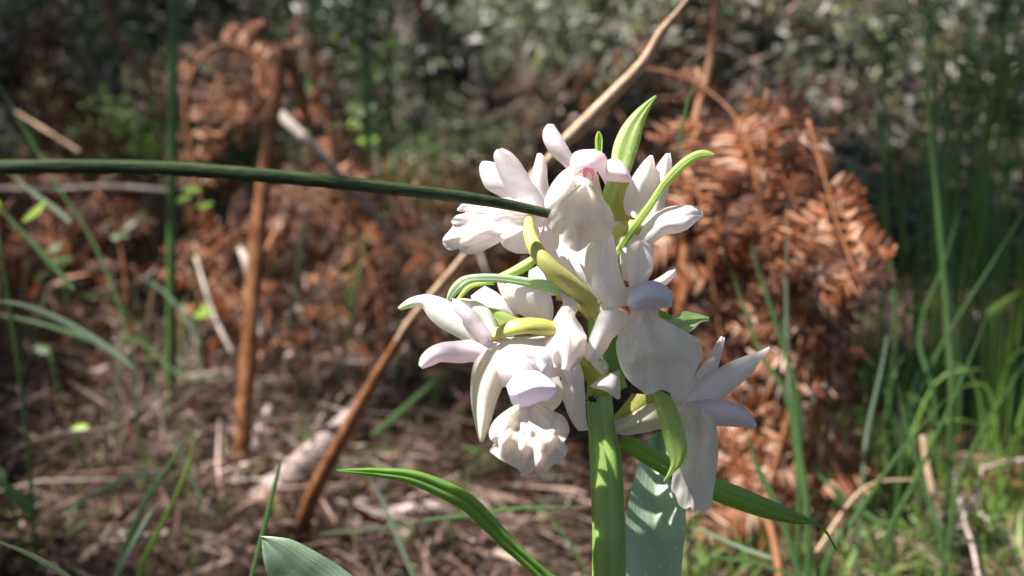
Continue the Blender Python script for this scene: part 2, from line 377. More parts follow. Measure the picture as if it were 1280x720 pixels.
def brush(name, n, mat, x0, x1, y0, y1, lift, L, W, label, dens=1.4, seed=0, up=.8):
    y = rng.uniform(y0, y1, n); a = rng.uniform(x0, x1, n); x = a * y
    k = np.array([.25 + dens * noise.noise(Vector((p * 2.3, q * 2.3, seed))) for p, q in zip(x, y)]) > rng.random(n) * .7
    x, y = x[k], y[k]; n = len(x); z = Hn(x, y) + rng.random(n) ** 1.5 * lift
    d = np.stack([rng.normal(size=n), rng.normal(size=n), rng.normal(size=n) * up], 1); sc = .6 + y * .25
    v, f = leaf_cloud(np.stack([x, y, z], 1), rng.uniform(*L, n) * sc, rng.uniform(*W, n) * sc, d, 0)
    return tag(np_obj(name, v, f, M[mat]), label, 'undergrowth', kind='stuff')
brush('heath', 40000, 'shrub_grey', .08, .62, 1.25, 5.5, .22, (.015, .04), (.004, .014), 'grey green heathy undergrowth covering the right slope', seed=51)
brush('dark_undergrowth', 9000, 'shrub_dark', .02, .62, 1.2, 6, .28, (.02, .06), (.006, .02), 'dark tangled undergrowth on the right slope', seed=61)
brush('undergrowth', 24500, 'shrub_green', -1.25, .3, 1.0, 6, .12, (.015, .04), (.004, .012), 'patchy green undergrowth left of the flowers', seed=71, dens=1.0)
brush('litter_mounds', 29750, 'litter', -1.25, .3, .8, 5.5, .09, (.012, .035), (.003, .009), 'heaped dead leaves and stems receding behind the broken stalk', seed=83, up=.9, dens=1.5)
brush('straw_clumps', 8750, 'blade_dry', -1.25, .3, .75, 4, .12, (.04, .10), (.002, .004), 'dry straw standing behind the broken stalk', seed=85, up=1.6, dens=1.5)
brush('dry_brush', 24500, 'bracken', -1.25, .2, .8, 3, .17, (.02, .06), (.003, .008), 'dark dry bracken brush behind the broken stalk', seed=81, up=1.2)
brush('dim_brush', 12250, 'shrub_dark', -1.25, .2, 1.4, 6, .12, (.02, .06), (.004, .016), 'dark low brush across the left clearing', seed=91)
brush('grass_carpet', 16000, 'blade_vivid', .16, .62, .3, .95, .03, (.02, .06), (.0015, .004), 'dense sunlit carpet of fine grass at lower right', seed=33, up=2.5, dens=1.6)
brush('dry_grass_carpet', 9000, 'litter', .14, .62, .3, .95, .03, (.02, .06), (.0015, .004), 'pale dry stems mixed through the grass at lower right', seed=33, up=1.0, dens=1.6)
brush('pale_twiglets', 6000, 'litter', .0, .62, 1.2, 5, .25, (.03, .08), (.004, .010), 'pale pinkish dead twiglets on the right slope', seed=95)
# ------------------------------------------------------------------ shading pines: crowns above, gaps opened for the sun, leaf clumps added for shade
ORCH = Vector((.012, .175, .215))
def sunmask(x, y):
    """how closed the canopy is over the spot (x,y) of the ground, along the sun"""
    return .5 + .9 * noise.noise(Vector((x * 1.5, y * 1.5, 20))) + .5 * noise.noise(Vector((x * 4.2, y * 4.2, 31)))
LIT = [(P(940, 300, .54), .08), (P(975, 480, .50), .09), (P(965, 170, .5), .06), (P(1075, 330, .44), .05), (P(1180, 300, .5), .05), (P(1190, 480, .45), .05), (P(1130, 420, 1.2), .12), (P(1000, 100, 2.4), .25), (P(1200, 250, 1.8), .15), (P(760, 150, 3.4), .75), (P(900, 100, 4.2), .8), (P(1050, 150, 2.6), .35), (P(1180, 60, 3.2), .3), (P(1150, 220, 2.2), .2), (P(280, 100, 1.05), .05), (P(960, 350, .52), .05), (P(1040, 330, .45), .04),
       (P(990, 450, .5), .05), (P(165, 200, 3), .22), (P(345, 150, .65), .02), (P(362, 155, .9), .03), (P(300, 420, .7), .02), (P(770, 120, .35), .06), (P(500, 640, .172), .05), (P(1000, 160, .5), .04),
       (gp(640, 690), .05), (gp(560, 660), .03), (gp(265, 480), .04), (gp(300, 540), .03), (gp(90, 650), .04), (gp(40, 560), .03), (gp(160, 700), .03), (gp(1180, 690), .16), (gp(1080, 700), .08), (gp(100, 470), .03), (gp(350, 640), .05), (gp(440, 560), .02), (gp(470, 650), .02),
       (P(380, 690, .175), .03), (P(550, 360, .43), .04), (P(490, 450, .46), .03), (P(810, 70, .35), .05), (P(200, 620, .36), .04), (P(1230, 80, 2.6), .3), (P(1000, 30, 3.6), .5), (P(1120, 130, 3.0), .4),
       (P(260, 300, 1.0), .05), (P(430, 330, 1.0), .05), (P(300, 380, .9), .05), (P(520, 380, 1.1), .04), (P(100, 330, 1.1), .05), (P(380, 260, 1.2), .05), (P(400, 120, 1.15), .05), (gp(230, 600), .035), (gp(30, 700), .03), (gp(150, 500), .03), (gp(700, 700), .04), (P(320, 300, .655), .03), (P(130, 410, .42), .03), (P(60, 330, .42), .03)]
def crown_points(n):
    pts = []
    og = ORCH - SUN * (ORCH.z / SUN.z)
    while len(pts) < n:
        gy = random.uniform(-.3, 3.2) if random.random() < .62 else random.uniform(2.5, 8.5); gx = random.uniform(-1, 1) * (.62 * max(gy, 0) + .75)
        if gy > 1 and abs((gx - 0) / gy + .056) < .035: continue
        if gy > 1.4 and gx / gy > -.15 and noise.noise(Vector((gx * 2.6, gy * 2.6, 44))) > -.08: continue
        h = random.uniform(1.3, 2.4) if gy < 2.6 and random.random() < .5 else random.uniform(2.6, 4.4)
        if sunmask(gx, gy) < random.uniform(.0, .52): continue
        dd = math.hypot(gx - og.x, gy - og.y)
        if dd < .23 + .04 * random.random(): continue
        if any(math.hypot(gx - (q.x - SUN.x / SUN.z * q.z), gy - (q.y - SUN.y / SUN.z * q.z)) < r * random.uniform(.9, 1.3) + .06 for q, r in LIT): continue
        pts.append(Vector((gx, gy, 0)) + SUN * (h / SUN.z))
    return [p for p in pts if not (p.y > 1 and abs(p.x / p.y + .056) < .03)]
TREES = [(-4.3, 1.2), (-2.6, 6.2), (1.9, -1.6), (-1.2, -2.6), (2.8, 4.4)]
TL = ['pine standing out of frame to the left whose crown shades the orchid', 'pine on the left slope whose crown hangs over the clearing',
      'pine behind the camera on the right with high branches', 'pine behind the camera with spreading upper crown', 'pine on the right slope with branches reaching over the bracken']
SHADE_CLUMPS = [(P(900, 548, .17), .50, .0042, 120), (P(845, 455, .17), .52, .0036, 90), (P(925, 500, .17), .50, .004, 70), (P(602, 512, .165), .48, .002, 5)]
def shade_trees():
    tufts = crown_points(17000)
    for _ in range(3800):      # the wood goes on behind and beside the camera
        a = random.uniform(0, 6.28); r = random.uniform(1.2, 5); q = Vector((r * math.cos(a), -1.2 + r * math.sin(a), 0))
        if q.y > -.4 and abs(q.x) < .75 + .62 * q.y: continue
        if (q - (ORCH - SUN * (ORCH.z / SUN.z))).length > .4: tufts.append(q + SUN * (random.uniform(1.6, 3.6) / SUN.z)); per = [[] for _ in TREES]
    for p in tufts:
        i = min(range(len(TREES)), key=lambda k: (p.x - TREES[k][0]) ** 2 + (p.y - TREES[k][1]) ** 2); per[i].append(p)
    for i, (x, y) in enumerate(TREES):
        z = H(x, y); root = Vector((x, y, z))
        e = empty('pine_tree', root, TL[i], 'tree', 'pines shading the clearing')
        mb = MB(); pts = [Vector((x, y, z - .1)), Vector((x + .04, y, z + 1.5)), Vector((x - .03, y + .05, z + 3.2)), Vector((x, y, z + 5.4))]
        mb.add(*tube(pts, [.13, .11, .09, .03], 12, n=14)); mb.build('trunk', M['bark'], e, root)
        sub = [q for q in per[i][::45]]
        for q in sub:
            s = Vector((x, y, max(z + 1.6, q.z - .5))); m_ = (s + q) / 2 + Vector((0, 0, .12))
            if min(((a - ORCH).cross(SUN)).length for a in [s.lerp(m_, k / 8) for k in range(9)] + [m_.lerp(q, k / 8) for k in range(9)]) < .22: continue
            mb = MB(); mb.add(*tube([s, m_, q], [.02, .012, .004], 5, n=5, cap=False)); mb.build('branch', M['bark'], e, root)
        if per[i]:
            c = np.array([tuple(q) for q in per[i]]); c = np.repeat(c, 22, 0) + rng.normal(size=(len(c) * 22, 3)) * .05
            v, f = leaf_cloud(c, rng.uniform(.03, .08, len(c)), rng.uniform(.006, .02, len(c)))
            if i == 0:      # unseen leaf clumps added sunward of the orchid to shade its lower flowers
                cs = []
                for q, dst, rad, m_ in SHADE_CLUMPS:
                    cs.append(np.array(tuple(q + SUN * dst)) + rng.normal(size=(m_, 3)) * rad)
                v2, f2 = leaf_cloud(np.concatenate(cs), rng.uniform(.006, .013, sum(len(k) for k in cs)), .004)
                v, f = np.concatenate([v, v2]), np.concatenate([f, f2 + len(v)])
            np_obj('crown', v, f, M['pine_leaf'], e, root)
shade_trees()

# ------------------------------------------------------------------ background: shrubs, young pines, trunks
def bush(px, d, wpx, top, bottom, mat, n, label, name='shrub', cat='shrub', leaf=(.02, .05), lw=(.006, .02), seed=0, clump=26, group='shrubs on the slope behind', stems=4, dens=.16):
    """px centre, distance d, width in photo pixels, rows of its top and bottom"""
    b = P(px, 300, d); gx, gy = b.x, b.y; gz = H(gx, gy)
    ztop = P(px, top, d).z; h = max(.2, ztop - gz); wd = wpx * d / FPX
    root = Vector((gx, gy, gz)); e = empty(name, root, label, cat, group)
    k = clump
    if mat is M['shrub_grey']: n = int(n * 2.2)
    cc = np.stack([rng.normal(size=k) * wd * .30, rng.normal(size=k) * wd * .25, rng.uniform(.05, 1, k) ** .8 * h], 1)
    cs = rng.uniform(.35, 1.2, k) * wd * dens
    idx = rng.integers(0, k, n)
    pts = cc[idx] + rng.normal(size=(n, 3)) * cs[idx][:, None]
    pts[:, 2] = np.abs(pts[:, 2]) + .01; pts += np.array(root)
    v, f = leaf_cloud(pts, rng.uniform(*leaf, n), rng.uniform(*lw, n))
    np_obj('foliage', v, f, mat, e, root)
    for s in range(stems):
        mb = MB(); q = cc[s]; a = Vector((random.uniform(-.03, .03), random.uniform(-.03, .03), -.02)); c2 = Vector(q)
        mb.add(*tube([root + a, root + a * .5 + Vector((c2.x * .3, c2.y * .3, c2.z * .5)), root + c2], [.012, .009, .004], 6, n=8)); mb.build('stem', M['bark'], e, root)
B = M
bush(760, 3.4, 250, -120, 250, B['shrub_grey'], 7000, 'large pale grey green shrub right behind the top of the orchid', leaf=(.04, .09), lw=(.005, .012), clump=46)
bush(880, 4.2, 300, -140, 240, B['shrub_grey'], 5000, 'pale grey green shrub behind the slanting dry stalk', leaf=(.04, .09), lw=(.005, .012), clump=40)
bush(700, 5.0, 90, -60, 260, B['shrub_grey'], 2500, 'small grey green shrub beside the dark gap', leaf=(.05, .1), lw=(.006, .016))
bush(480, 5.5, 190, -80, 260, B['pine_leaf'], 1600, 'dark green young pine left of the dark gap', 'young_pine', 'young pine', (.05, .10), (.01, .03))
bush(330, 4.5, 200, -120, 240, B['pine_leaf'], 1500, 'dark young pine behind the curled dead frond', 'young_pine', 'young pine', (.04, .09), (.01, .03))
bush(90, 4.0, 260, -120, 240, B['pine_leaf'], 3600, 'grey green shrub at upper left of the clearing', leaf=(.04, .09), lw=(.005, .012), clump=34)
bush(200, 6.0, 240, -120, 240, B['shrub_dark'], 2400, 'dark shrub behind the upright rush', leaf=(.05, .1), lw=(.02, .04))
bush(-20, 5.0, 240, -120, 240, B['shrub_dark'], 3000, 'dark shrub at the far left edge', leaf=(.05, .1), lw=(.02, .04))
bush(1240, 3.3, 260, -140, 200, B['shrub_dark'], 3800, 'nearly black shrub at upper right corner', leaf=(.03, .07), lw=(.01, .03), clump=34)
bush(1090, 3.6, 280, -100, 260, B['pine_leaf'], 3200, 'dim green shrub behind the tall grass at right', leaf=(.03, .07), lw=(.01, .03))
bush(430, 8.0, 260, -100, 240, B['shrub_dark'], 1500, 'dark distant thicket left of centre', leaf=(.06, .14), lw=(.03, .06))
bush(560, 9.0, 120, 70, 240, B['shrub_dark'], 2200, 'black thicket below the patch of sky', leaf=(.06, .14), lw=(.03, .06))
bush(165, 3.0, 150, 150, 240, B['shrub_green'], 1600, 'low yellow green sunlit bush left of the upright rush', leaf=(.02, .05), lw=(.008, .02))
bush(455, 2.2, 70, 60, 240, B['shrub_green'], 260, 'slender leafy green sapling left of centre', 'sapling', 'sapling', (.015, .03), (.008, .016), clump=18, dens=.13)
bush(300, 2.8, 120, 215, 250, B['shrub_green'], 700, 'low bright green growth below the curled frond', leaf=(.02, .04), lw=(.008, .02))
bush(560, 2.6, 160, 190, 250, B['shrub_green'], 900, 'low green growth left of the white flowers', leaf=(.015, .035), lw=(.006, .016))
bush(1000, 2.6, 160, 150, 300, B['shrub_green'], 700, 'thin green bush behind the rusty bracken', leaf=(.015, .04), lw=(.006, .018))
for px_, d_, mt_, lb_ in ((-420, 3.2, 'shrub_green', 'green bush standing just past the left edge'), (-800, 4.5, 'shrub_dark', 'dark bush well past the left edge'), (-300, 6.5, 'shrub_dark', 'dark bush far back past the left edge'), (-650, 2.6, 'shrub_grey', 'grey green bush near the camera past the left edge'),
                         (1650, 3.0, 'shrub_grey', 'grey green bush just past the right edge'), (1950, 3.8, 'shrub_dark', 'dark bush well past the right edge'), (-900, 7.5, 'pine_leaf', 'dark young pine far past the left edge'), (1600, 6.0, 'pine_leaf', 'dark young pine far past the right edge')):
    bush(px_, d_, 330, -150, 260, M[mt_], 2000, lb_, leaf=(.04, .1), lw=(.01, .03), group='bushes beside the clearing')
def trunk(px, d, r, lean, label):
    b = P(px, 300, d); z = H(b.x, b.y); root = Vector((b.x, b.y, z)); e = empty('pine_tree', root, label, 'tree', 'tree trunks in the dark wood behind')
    mb = MB(); top = root + Vector((lean, 0, 4.2))
    mb.add(*tube([root - Vector((0, 0, .1)), root + Vector((lean * .3, 0, 1.2)), root + Vector((lean * .55, .02, 2.4)), top], [r * 1.25, r, r * .9, r * .6], 12, n=18)); mb.build('trunk', M['bark'], e, root)
    for k in range(7):
        mb = MB(); z0 = random.uniform(.5, 3.4); an = random.uniform(0, 6.28); s = root + Vector((lean * z0 / 4.2, 0, z0)); L = random.uniform(.4, .9)
        mb.add(*tube([s, s + Vector((math.cos(an) * L * .5, math.sin(an) * L * .5, .05)), s + Vector((math.cos(an) * L, math.sin(an) * L, -.1))], [r * .2, r * .12, r * .04], 5, n=6)); mb.build('branch', M['bark'], e, root)
    n = 900; c = np.array(tuple(top)) + rng.normal(size=(n, 3)) * np.array([.5, .5, .35]); v, f = leaf_cloud(c, rng.uniform(.08, .16, n), rng.uniform(.02, .05, n))
    np_obj('crown', v, f, M['pine_leaf'], e, root)
for a in [(325, 6.5, .07, .05, 'dark trunk behind the curled dead frond'), (395, 5.2, .04, -.1, 'thin dark trunk right of the curled frond'), (515, 7.0, .12, .1, 'thick dark trunk left of the patch of sky'),
          (605, 8.0, .07, -.2, 'trunk right of the patch of sky'), (20, 7.0, .10, .1, 'dark trunk at the left edge'), (150, 8.0, .09, -.05, 'far trunk left of the upright rush'),
          (1010, 6.0, .06, .3, 'leaning trunk behind the bracken'), (1225, 5.5, .10, -.3, 'dark trunk in the upper right corner'), (445, 9, .10, .0, 'far trunk behind the green sapling')]: trunk(*a)
# far woods that read as one mass
def far_wood():
    n = 16000; y = rng.uniform(10, 24, n); x = rng.uniform(-.75, .75, n) * y; a = x / y
    gap = np.abs(a + .056) < .018
    z = Hn(x, y) + rng.uniform(0, 1, n) * np.where(gap, .3, 3.2)
    v, f = leaf_cloud(np.stack([x, y, z], 1), rng.uniform(.2, .5, n), rng.uniform(.1, .3, n)); tag(np_obj('far_wood', v, f, M['shrub_dark']), 'dark far wood closing off the clearing', 'wood', kind='stuff')
far_wood()

# ------------------------------------------------------------------ bracken
def pinna_mesh(name, npair, mat, curl, seed):
    rnd = random.Random(seed); mb = MB()
    for i in range(npair):
        t = (i + .6) / npair; x = t; L = .40 * math.sin(math.pi * min(1, .22 + t * .80)) ** .8 * rnd.uniform(.75, 1.1); W = .060
        z0 = -curl * t * t * .5
        for s in (-1, 1):
            if rnd.random() < .06: continue
            an = rnd.uniform(.95, 1.25); dx, dy = math.cos(an), s * math.sin(an); cz = rnd.uniform(-.35, .15) - curl * .3
            vs = []
            for k, (u, ww) in enumerate([(0, .7), (.35, 1), (.75, .75), (1.0, .08)]):
                c = Vector((x + dx * L * u, dy * L * u, z0 + cz * L * u * u)); px_ = Vector((-dy, dx, 0)) * W * ww * .5
                vs += [c - px_ - Vector((0, 0, W * .3)), c, c + px_ - Vector((0, 0, W * .3))]
            mb.add(vs, [(a * 3 + b, a * 3 + b + 1, a * 3 + b + 4, a * 3 + b + 3) for a in range(3) for b in range(2)])
    mb.add(*tube([Vector((0, 0, 0)), Vector((.5, 0, -curl * .125)), Vector((1, 0, -curl * .5))], [.014, .01, .004], 4, n=6))
    m = mesh_from(name, mb.v, mb.f, mb.uv); m.materials.append(mat); return m
PIN = {}
for key in ('bracken', 'bracken_pale', 'bracken_dark'):
    PIN[key] = [pinna_mesh('pinna', 13, M[key], c, 5 + i) for i, c in enumerate((.1, .5, .9, 1.3))]
def frond(pp, ds, rad, plen, n, key, label, group='dead bracken fronds', side=1.0, start=.15, droop=.85, seed=0, sides=(-1, 1), mat='stalk_brown', face=(0.1, -1, .2), root_it=False, name='bracken_frond'):
    rnd = random.Random(seed); pts = path(pp, ds)
    if root_it: pts = [rooted(pts[::-1])[-1]] + pts
    root = pts[0].copy(); e = empty(name, root, label, 'dead fern' if 'green' not in name else 'fern', group)
    mb = MB(); nn = len(pts); mb.add(*tube(pts, [rad * .8 * (1 - .75 * i / (nn - 1)) for i in range(nn)], 8)); mb.build('rachis', M[mat], e, root)
    fc = Vector(face).normalized()
    n = int(n * 1.15)
    for i in range(n):
        t = start + (1 - start) * (i + .5) / n
        a = Vector(cr([tuple(p) for p in pts], max(0, t - .02))); b = Vector(cr([tuple(p) for p in pts], min(1, t + .02))); T = (b - a).normalized(); c = (a + b) / 2
        for s in sides:
            L = plen * (math.sin(math.pi * min(1, .3 + .72 * (t - start) / (1 - start)))) ** .7 * rnd.uniform(.75, 1.15)
            sd = T.cross(fc).normalized() * s
            X = (sd * side + T * rnd.uniform(.2, .6) + fc * rnd.uniform(-.25, .35) + Vector((0, 0, -droop * rnd.uniform(.4, 1.3)))).normalized()
            Z = (fc + Vector((rnd.uniform(-.4, .4), 0, rnd.uniform(-.2, .6)))).normalized(); Y = Z.cross(X).normalized(); Z = X.cross(Y)
            o = bpy.data.objects.new('pinna', rnd.choice(PIN[key if key == 'green' or rnd.random() < .62 else rnd.choice(['bracken', 'bracken_dark', 'bracken_dark'])])); C.objects.link(o); o.parent = e
            mt = Matrix((X, Y, Z)).transposed().to_4x4() @ Matrix.Diagonal((L, L * rnd.uniform(.8, 1.1), L, 1)); mt.translation = c - root; o.matrix_basis = mt
    return e
F = frond
F([(790, 84), (850, 95), (905, 130), (935, 180), (950, 250), (965, 340)], [.50, .50, .49, .47, .46, .46], .0012, .036, 8, 'bracken', 'arched dead frond bending down just right of the orchid top', seed=1, start=.45)
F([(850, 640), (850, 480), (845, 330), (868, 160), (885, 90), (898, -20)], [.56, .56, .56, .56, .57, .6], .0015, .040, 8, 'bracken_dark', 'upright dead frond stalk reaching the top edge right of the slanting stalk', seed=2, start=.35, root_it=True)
F([(985, 640), (1000, 470), (960, 300), (930, 200), (900, 150)], [.58, .57, .54, .52, .52], .0020, .052, 11, 'bracken', 'rusty frond leaning left behind the flower bracts', seed=3, root_it=True)
F([(1010, 150), (1030, 220), (1048, 285), (1068, 338), (1080, 362)], [.44, .43, .42, .41, .41], .0013, .027, 10, 'bracken', 'orange frond tip with neat leaflets at the right of the dead bracken', seed=4, droop=.1, start=.25)
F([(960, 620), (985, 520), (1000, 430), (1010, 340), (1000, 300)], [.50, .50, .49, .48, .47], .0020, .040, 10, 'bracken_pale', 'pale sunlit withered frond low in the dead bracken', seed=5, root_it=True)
F([(1045, 165), (1020, 165), (985, 155), (950, 170), (935, 220)], [.52, .51, .50, .5, .5], .0018, .028, 8, 'bracken_pale', 'pale curled frond at the crest of the dead bracken', seed=6)
F([(930, 130), (965, 240), (985, 330), (975, 430), (955, 520)], [.56, .55, .54, .54, .54], .0018, .048, 10, 'bracken', 'long hanging rusty frond in the middle of the dead bracken', seed=7)
F([(1060, 600), (1065, 500), (1060, 400), (1040, 300), (1010, 190)], [.60, .6, .58, .56, .56], .0020, .028, 7, 'bracken_dark', 'dark brown frond at the right edge of the dead bracken', seed=8, root_it=True)
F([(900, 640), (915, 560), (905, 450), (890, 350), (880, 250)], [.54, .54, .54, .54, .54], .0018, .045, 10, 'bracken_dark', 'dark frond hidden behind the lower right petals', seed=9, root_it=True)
F([(1030, 640), (1015, 590), (1020, 520), (1040, 460), (1045, 400)], [.52, .52, .51, .5, .5], .0016, .036, 9, 'bracken_pale', 'short pale frond low at the right of the dead bracken', seed=10, root_it=True)
F([(950, 600), (930, 590), (915, 560), (940, 520), (960, 520)], [.44, .44, .44, .44, .44], .0014, .022, 7, 'bracken', 'small curled orange frond below the lower right petals', seed=11)
F([(1000, 300), (960, 260), (915, 230), (870, 240), (850, 290)], [.5, .5, .5, .5, .5], .0016, .04, 9, 'bracken', 'drooping frond directly right of the upper flower', seed=12)
# left side
F([(262, 300), (240, 200), (232, 120), (262, 62), (310, 62), (330, 105), (305, 150), (275, 140), (270, 105), (295, 95)], 1.05, .0035, .042, 22, 'bracken', 'dead frond rolled into a round curl left of the broken stalk', seed=20, droop=.1, root_it=True, sides=(-1, 1))
F([(70, 330), (62, 250), (70, 150), (45, 60), (60, 20), (85, -20)], 1.1, .004, .060, 12, 'bracken_dark', 'dark rusty hanging frond at upper left', seed=21, root_it=True, droop=1.0)
F([(400, 330), (415, 220), (405, 130), (380, 50), (372, -10)], 1.15, .004, .060, 10, 'bracken', 'upright rusty frond right of the broken stalk', seed=22, root_it=True, droop=1.0)
F([(470, 360), (440, 290), (400, 250), (350, 240), (320, 270)], 1.0, .003, .055, 10, 'bracken_dark', 'fallen frond hanging low between the broken stalk and the flowers', seed=23, root_it=True)
F([(560, 330), (500, 300), (450, 300), (420, 340)], 1.15, .003, .055, 8, 'bracken_dark', 'fallen rusty frond just left of the white petals', seed=24, root_it=True)
F([(150, 300), (120, 240), (60, 225), (0, 235)], 1.0, .0035, .050, 8, 'bracken_dark', 'low dead frond lying across the left side', seed=25, root_it=True)
F([(250, 360), (280, 300), (320, 290), (350, 330)], .95, .003, .045, 8, 'bracken', 'small rusty frond behind the foot of the upright rush', seed=26, root_it=True)
F([(820, 330), (800, 240), (820, 160), (850, 130)], .75, .003, .045, 8, 'bracken_dark', 'dim rusty frond behind the upper bract', seed=27, root_it=True)
F([(330, 420), (290, 360), (240, 330), (200, 350)], .95, .003, .05, 9, 'bracken', 'rusty frond sprawling behind the foot of the broken stalk', seed=50, root_it=True)
F([(420, 420), (440, 350), (480, 310), (520, 330)], 1.0, .003, .055, 9, 'bracken', 'rusty frond arching left of the lower white petals', seed=51, root_it=True)
F([(340, 330), (370, 260), (420, 230), (460, 260)], 1.15, .003, .055, 9, 'bracken_pale', 'pale frond behind the grey slanting stick', seed=52, root_it=True)
F([(60, 400), (40, 320), (70, 270), (120, 290)], 1.1, .003, .055, 9, 'bracken', 'rusty frond low at the left edge', seed=53, root_it=True)
F([(130, 250), (100, 170), (60, 120), (20, 150)], 1.25, .0035, .06, 10, 'bracken', 'rusty frond arching over at upper left', seed=54, root_it=True)
# live green fern at right
for k in ('g',): PIN['green'] = [pinna_mesh('pinna', 10, M['shrub_green'], c, 40 + i) for i, c in enumerate((.1, .4, .7))]
F([(1232, 520), (1228, 380), (1230, 240), (1200, 130), (1160, 50), (1120, -10)], [.75, .75, .75, .75, .75, .75], .0028, .045, 3, 'green', 'live green fern stalk arching to the top at right', 'live green ferns', seed=30, start=.86, mat='rush_bright', root_it=True, name='green_fern_frond')
F([(1235, 400), (1240, 250), (1225, 140), (1250, 118), (1290, 125)], .72, .002, .04, 5, 'green', 'live green fern tip hooked over near the right edge', 'live green ferns', seed=31, start=.6, mat='rush_bright', root_it=True, name='green_fern_frond', droop=.2)
F([(1300, 300), (1290, 180), (1270, 80), (1230, 60)], .95, .002, .05, 6, 'green', 'dim green fern in the upper right corner', 'live green ferns', seed=32, start=.4, mat='rush_bright', root_it=True, name='green_fern_frond', droop=.2)

# ------------------------------------------------------------------ stalks, branches, twigs
def stalk(name, pts, rads, mat, label, cat, ribs=0, seg=12, ellip=1.0, group=None, extra=None):
    root = min(pts, key=lambda p: p.z).copy(); mb = MB(); mb.add(*tube(pts, rads, seg, ribs, n=len(pts) * 8, ellip=ellip))
    o = mb.build(name, M[mat], None, root); o.location = root; return tag(o, label, cat, group)
px2 = lambda p, d: p * d / FPX
# the reed that crosses in front
pp = [(-260, 226), (-60, 212), (60, 208), (200, 210), (300, 217), (400, 226), (500, 237), (580, 247), (640, 257), (688, 268), (706, 275)]
ds = [.118, .122, .127, .134, .139, .145, .151, .158, .163, .1665, .168]
stalk('rush_stem', path(pp, ds), [px2(w / 2, d) for w, d in zip([17, 17, 17, 17, 17, 16.5, 16, 15, 13, 11, 7], ds)], 'rush', 'thick dark green rush stem crossing in front of the flowers from the left edge', 'rush stem', 7, 20)
base = gp(213, 528)
stalk('rush_stem', [P(216, -120, .76), P(216, 0, .76), P(215, 150, .765), P(214, 350, .78), base - Vector((0, 0, .01))], [.0033, .0034, .0036, .0039, .0040], 'rush_bright', 'upright dark green rush rising through the left side to the top edge', 'rush stem', 5)
b = gp(300, 603)
e = empty('broken_bracken_stalk', b, 'orange brown upright bracken stalk snapped over at its top', 'dry stalk')
mb = MB(); mb.add(*tube([b - Vector((0, 0, .01)), P(308, 480, .66), P(322, 300, .655), P(338, 160, .65), P(349, 70, .65)], [.0058, .0055, .0052, .0050, .0062], 12, 4, n=40)); mb.build('stalk', M['stalk_brown'], e, b)
mb = MB(); mb.add(*tube([P(350, 66, .652), P(362, 75, .655), P(378, 115, .66), P(386, 160, .67)], [.0060, .0048, .003, .0022], 10, n=24)); mb.build('snapped_end', M['stalk_brown'], e, b)
b = gp(366, 676)
e = empty('slanting_dry_stalk', b, 'long dry flattened stalk slanting from lower left behind the flowers to the top edge', 'dry stalk')
lp = [b - Vector((0, 0, .01)), P(390, 625, .53), P(425, 555, .50), P(475, 465, .47), P(520, 395, .44), P(575, 330, .41), P(640, 250, .38), P(715, 172, .36)]
mb = MB(); mb.add(*tube(lp[:5], [.0055, .0058, .0052, .0040, .0029], 12, 3, n=40, ellip=.6)); mb.build('stalk', M['stalk_brown'], e, b)
mb = MB(); mb.add(*tube([P(500, 424, .452)] + lp[4:], [.0030, .0034, .0030, .0029, .0031], 12, 3, n=40, ellip=.55)); mb.build('stalk', M['stalk_tan'], e, b, label='pale tan middle length of the stalk')
lp2 = [P(705, 181, .358), P(715, 170, .356), P(760, 125, .35), P(805, 78, .345), P(828, 40, .34), P(850, 12, .335), P(866, -10, .333)]
mb = MB(); mb.add(*tube(lp2, [.0024, .0034, .0031, .0026, .0023, .0012, .0009], 12, 3, n=50, ellip=.55)); mb.build('leaf_sheath', M['stalk_tan'], e, b, label='pale tan upper part of the stalk')
stalk('bracken_stalk', rooted([P(898, -60, .58), P(893, 30, .575), P(884, 95, .57), P(868, 160, .56), P(856, 300, .56), P(850, 480, .56)])[::-1], [.0030, .0028, .0028, .0027, .0026, .0025, .0024, .0024][:len(rooted([P(898, -60, .58), P(893, 30, .575), P(884, 95, .57), P(868, 160, .56), P(856, 300, .56), P(850, 480, .56)]))], 'stalk_brown', 'thin upright brown stalk reaching the top edge right of the slanting stalk', 'dry stalk')
for q, lb in (([(458, -40), (456, 60), (460, 180), (455, 300)], 'blurred green stem at top left of centre'), ([(395, -40), (390, 60), (384, 200), (378, 320)], 'dark green stem behind the snapped stalk top')):
    pp_ = rooted(path(q, 1.2))[::-1]; e_ = empty('sapling', pp_[0], lb, 'sapling'); mb = MB(); mb.add(*tube(pp_, [.0045] * len(pp_), 8, n=40)); mb.build('stem', M['rush_bright'], e_, pp_[0])
def lay(pp, rs, mat, label, name='fallen_branch', cat='branch', lift=.006):
    pts = []
    for (x, y), r in zip(pp, rs):
        q = gp(x, y); q.z += r * .6 + .016; pts.append(q)
    return stalk(name, pts, rs, mat, label, cat, ribs=0, seg=10)
lay([(325, 668), (360, 640), (400, 600), (440, 560), (478, 510), (500, 470), (512, 440)], [.008, .0095, .009, .0095, .009, .008, .006], 'wood_grey', 'pinkish grey bare branch lying under the slanting stalk')
lay([(420, 690), (450, 672), (480, 645), (510, 615), (560, 580)], [.004, .005, .005, .004, .003], 'bark', 'shorter pinkish grey branch on the litter left of the green leaf')
lay([(425, 694), (470, 683), (530, 672), (585, 676), (640, 684)], [.003, .0035, .004, .0035, .0025], 'wood_grey', 'thin dark twig lying across the litter below the white flowers', 'twig', 'twig')
lay([(300, 640), (318, 590), (330, 560), (338, 535)], [.004, .0045, .004, .003], 'wood_grey', 'grey stub leaning at the foot of the broken stalk', 'twig', 'twig')
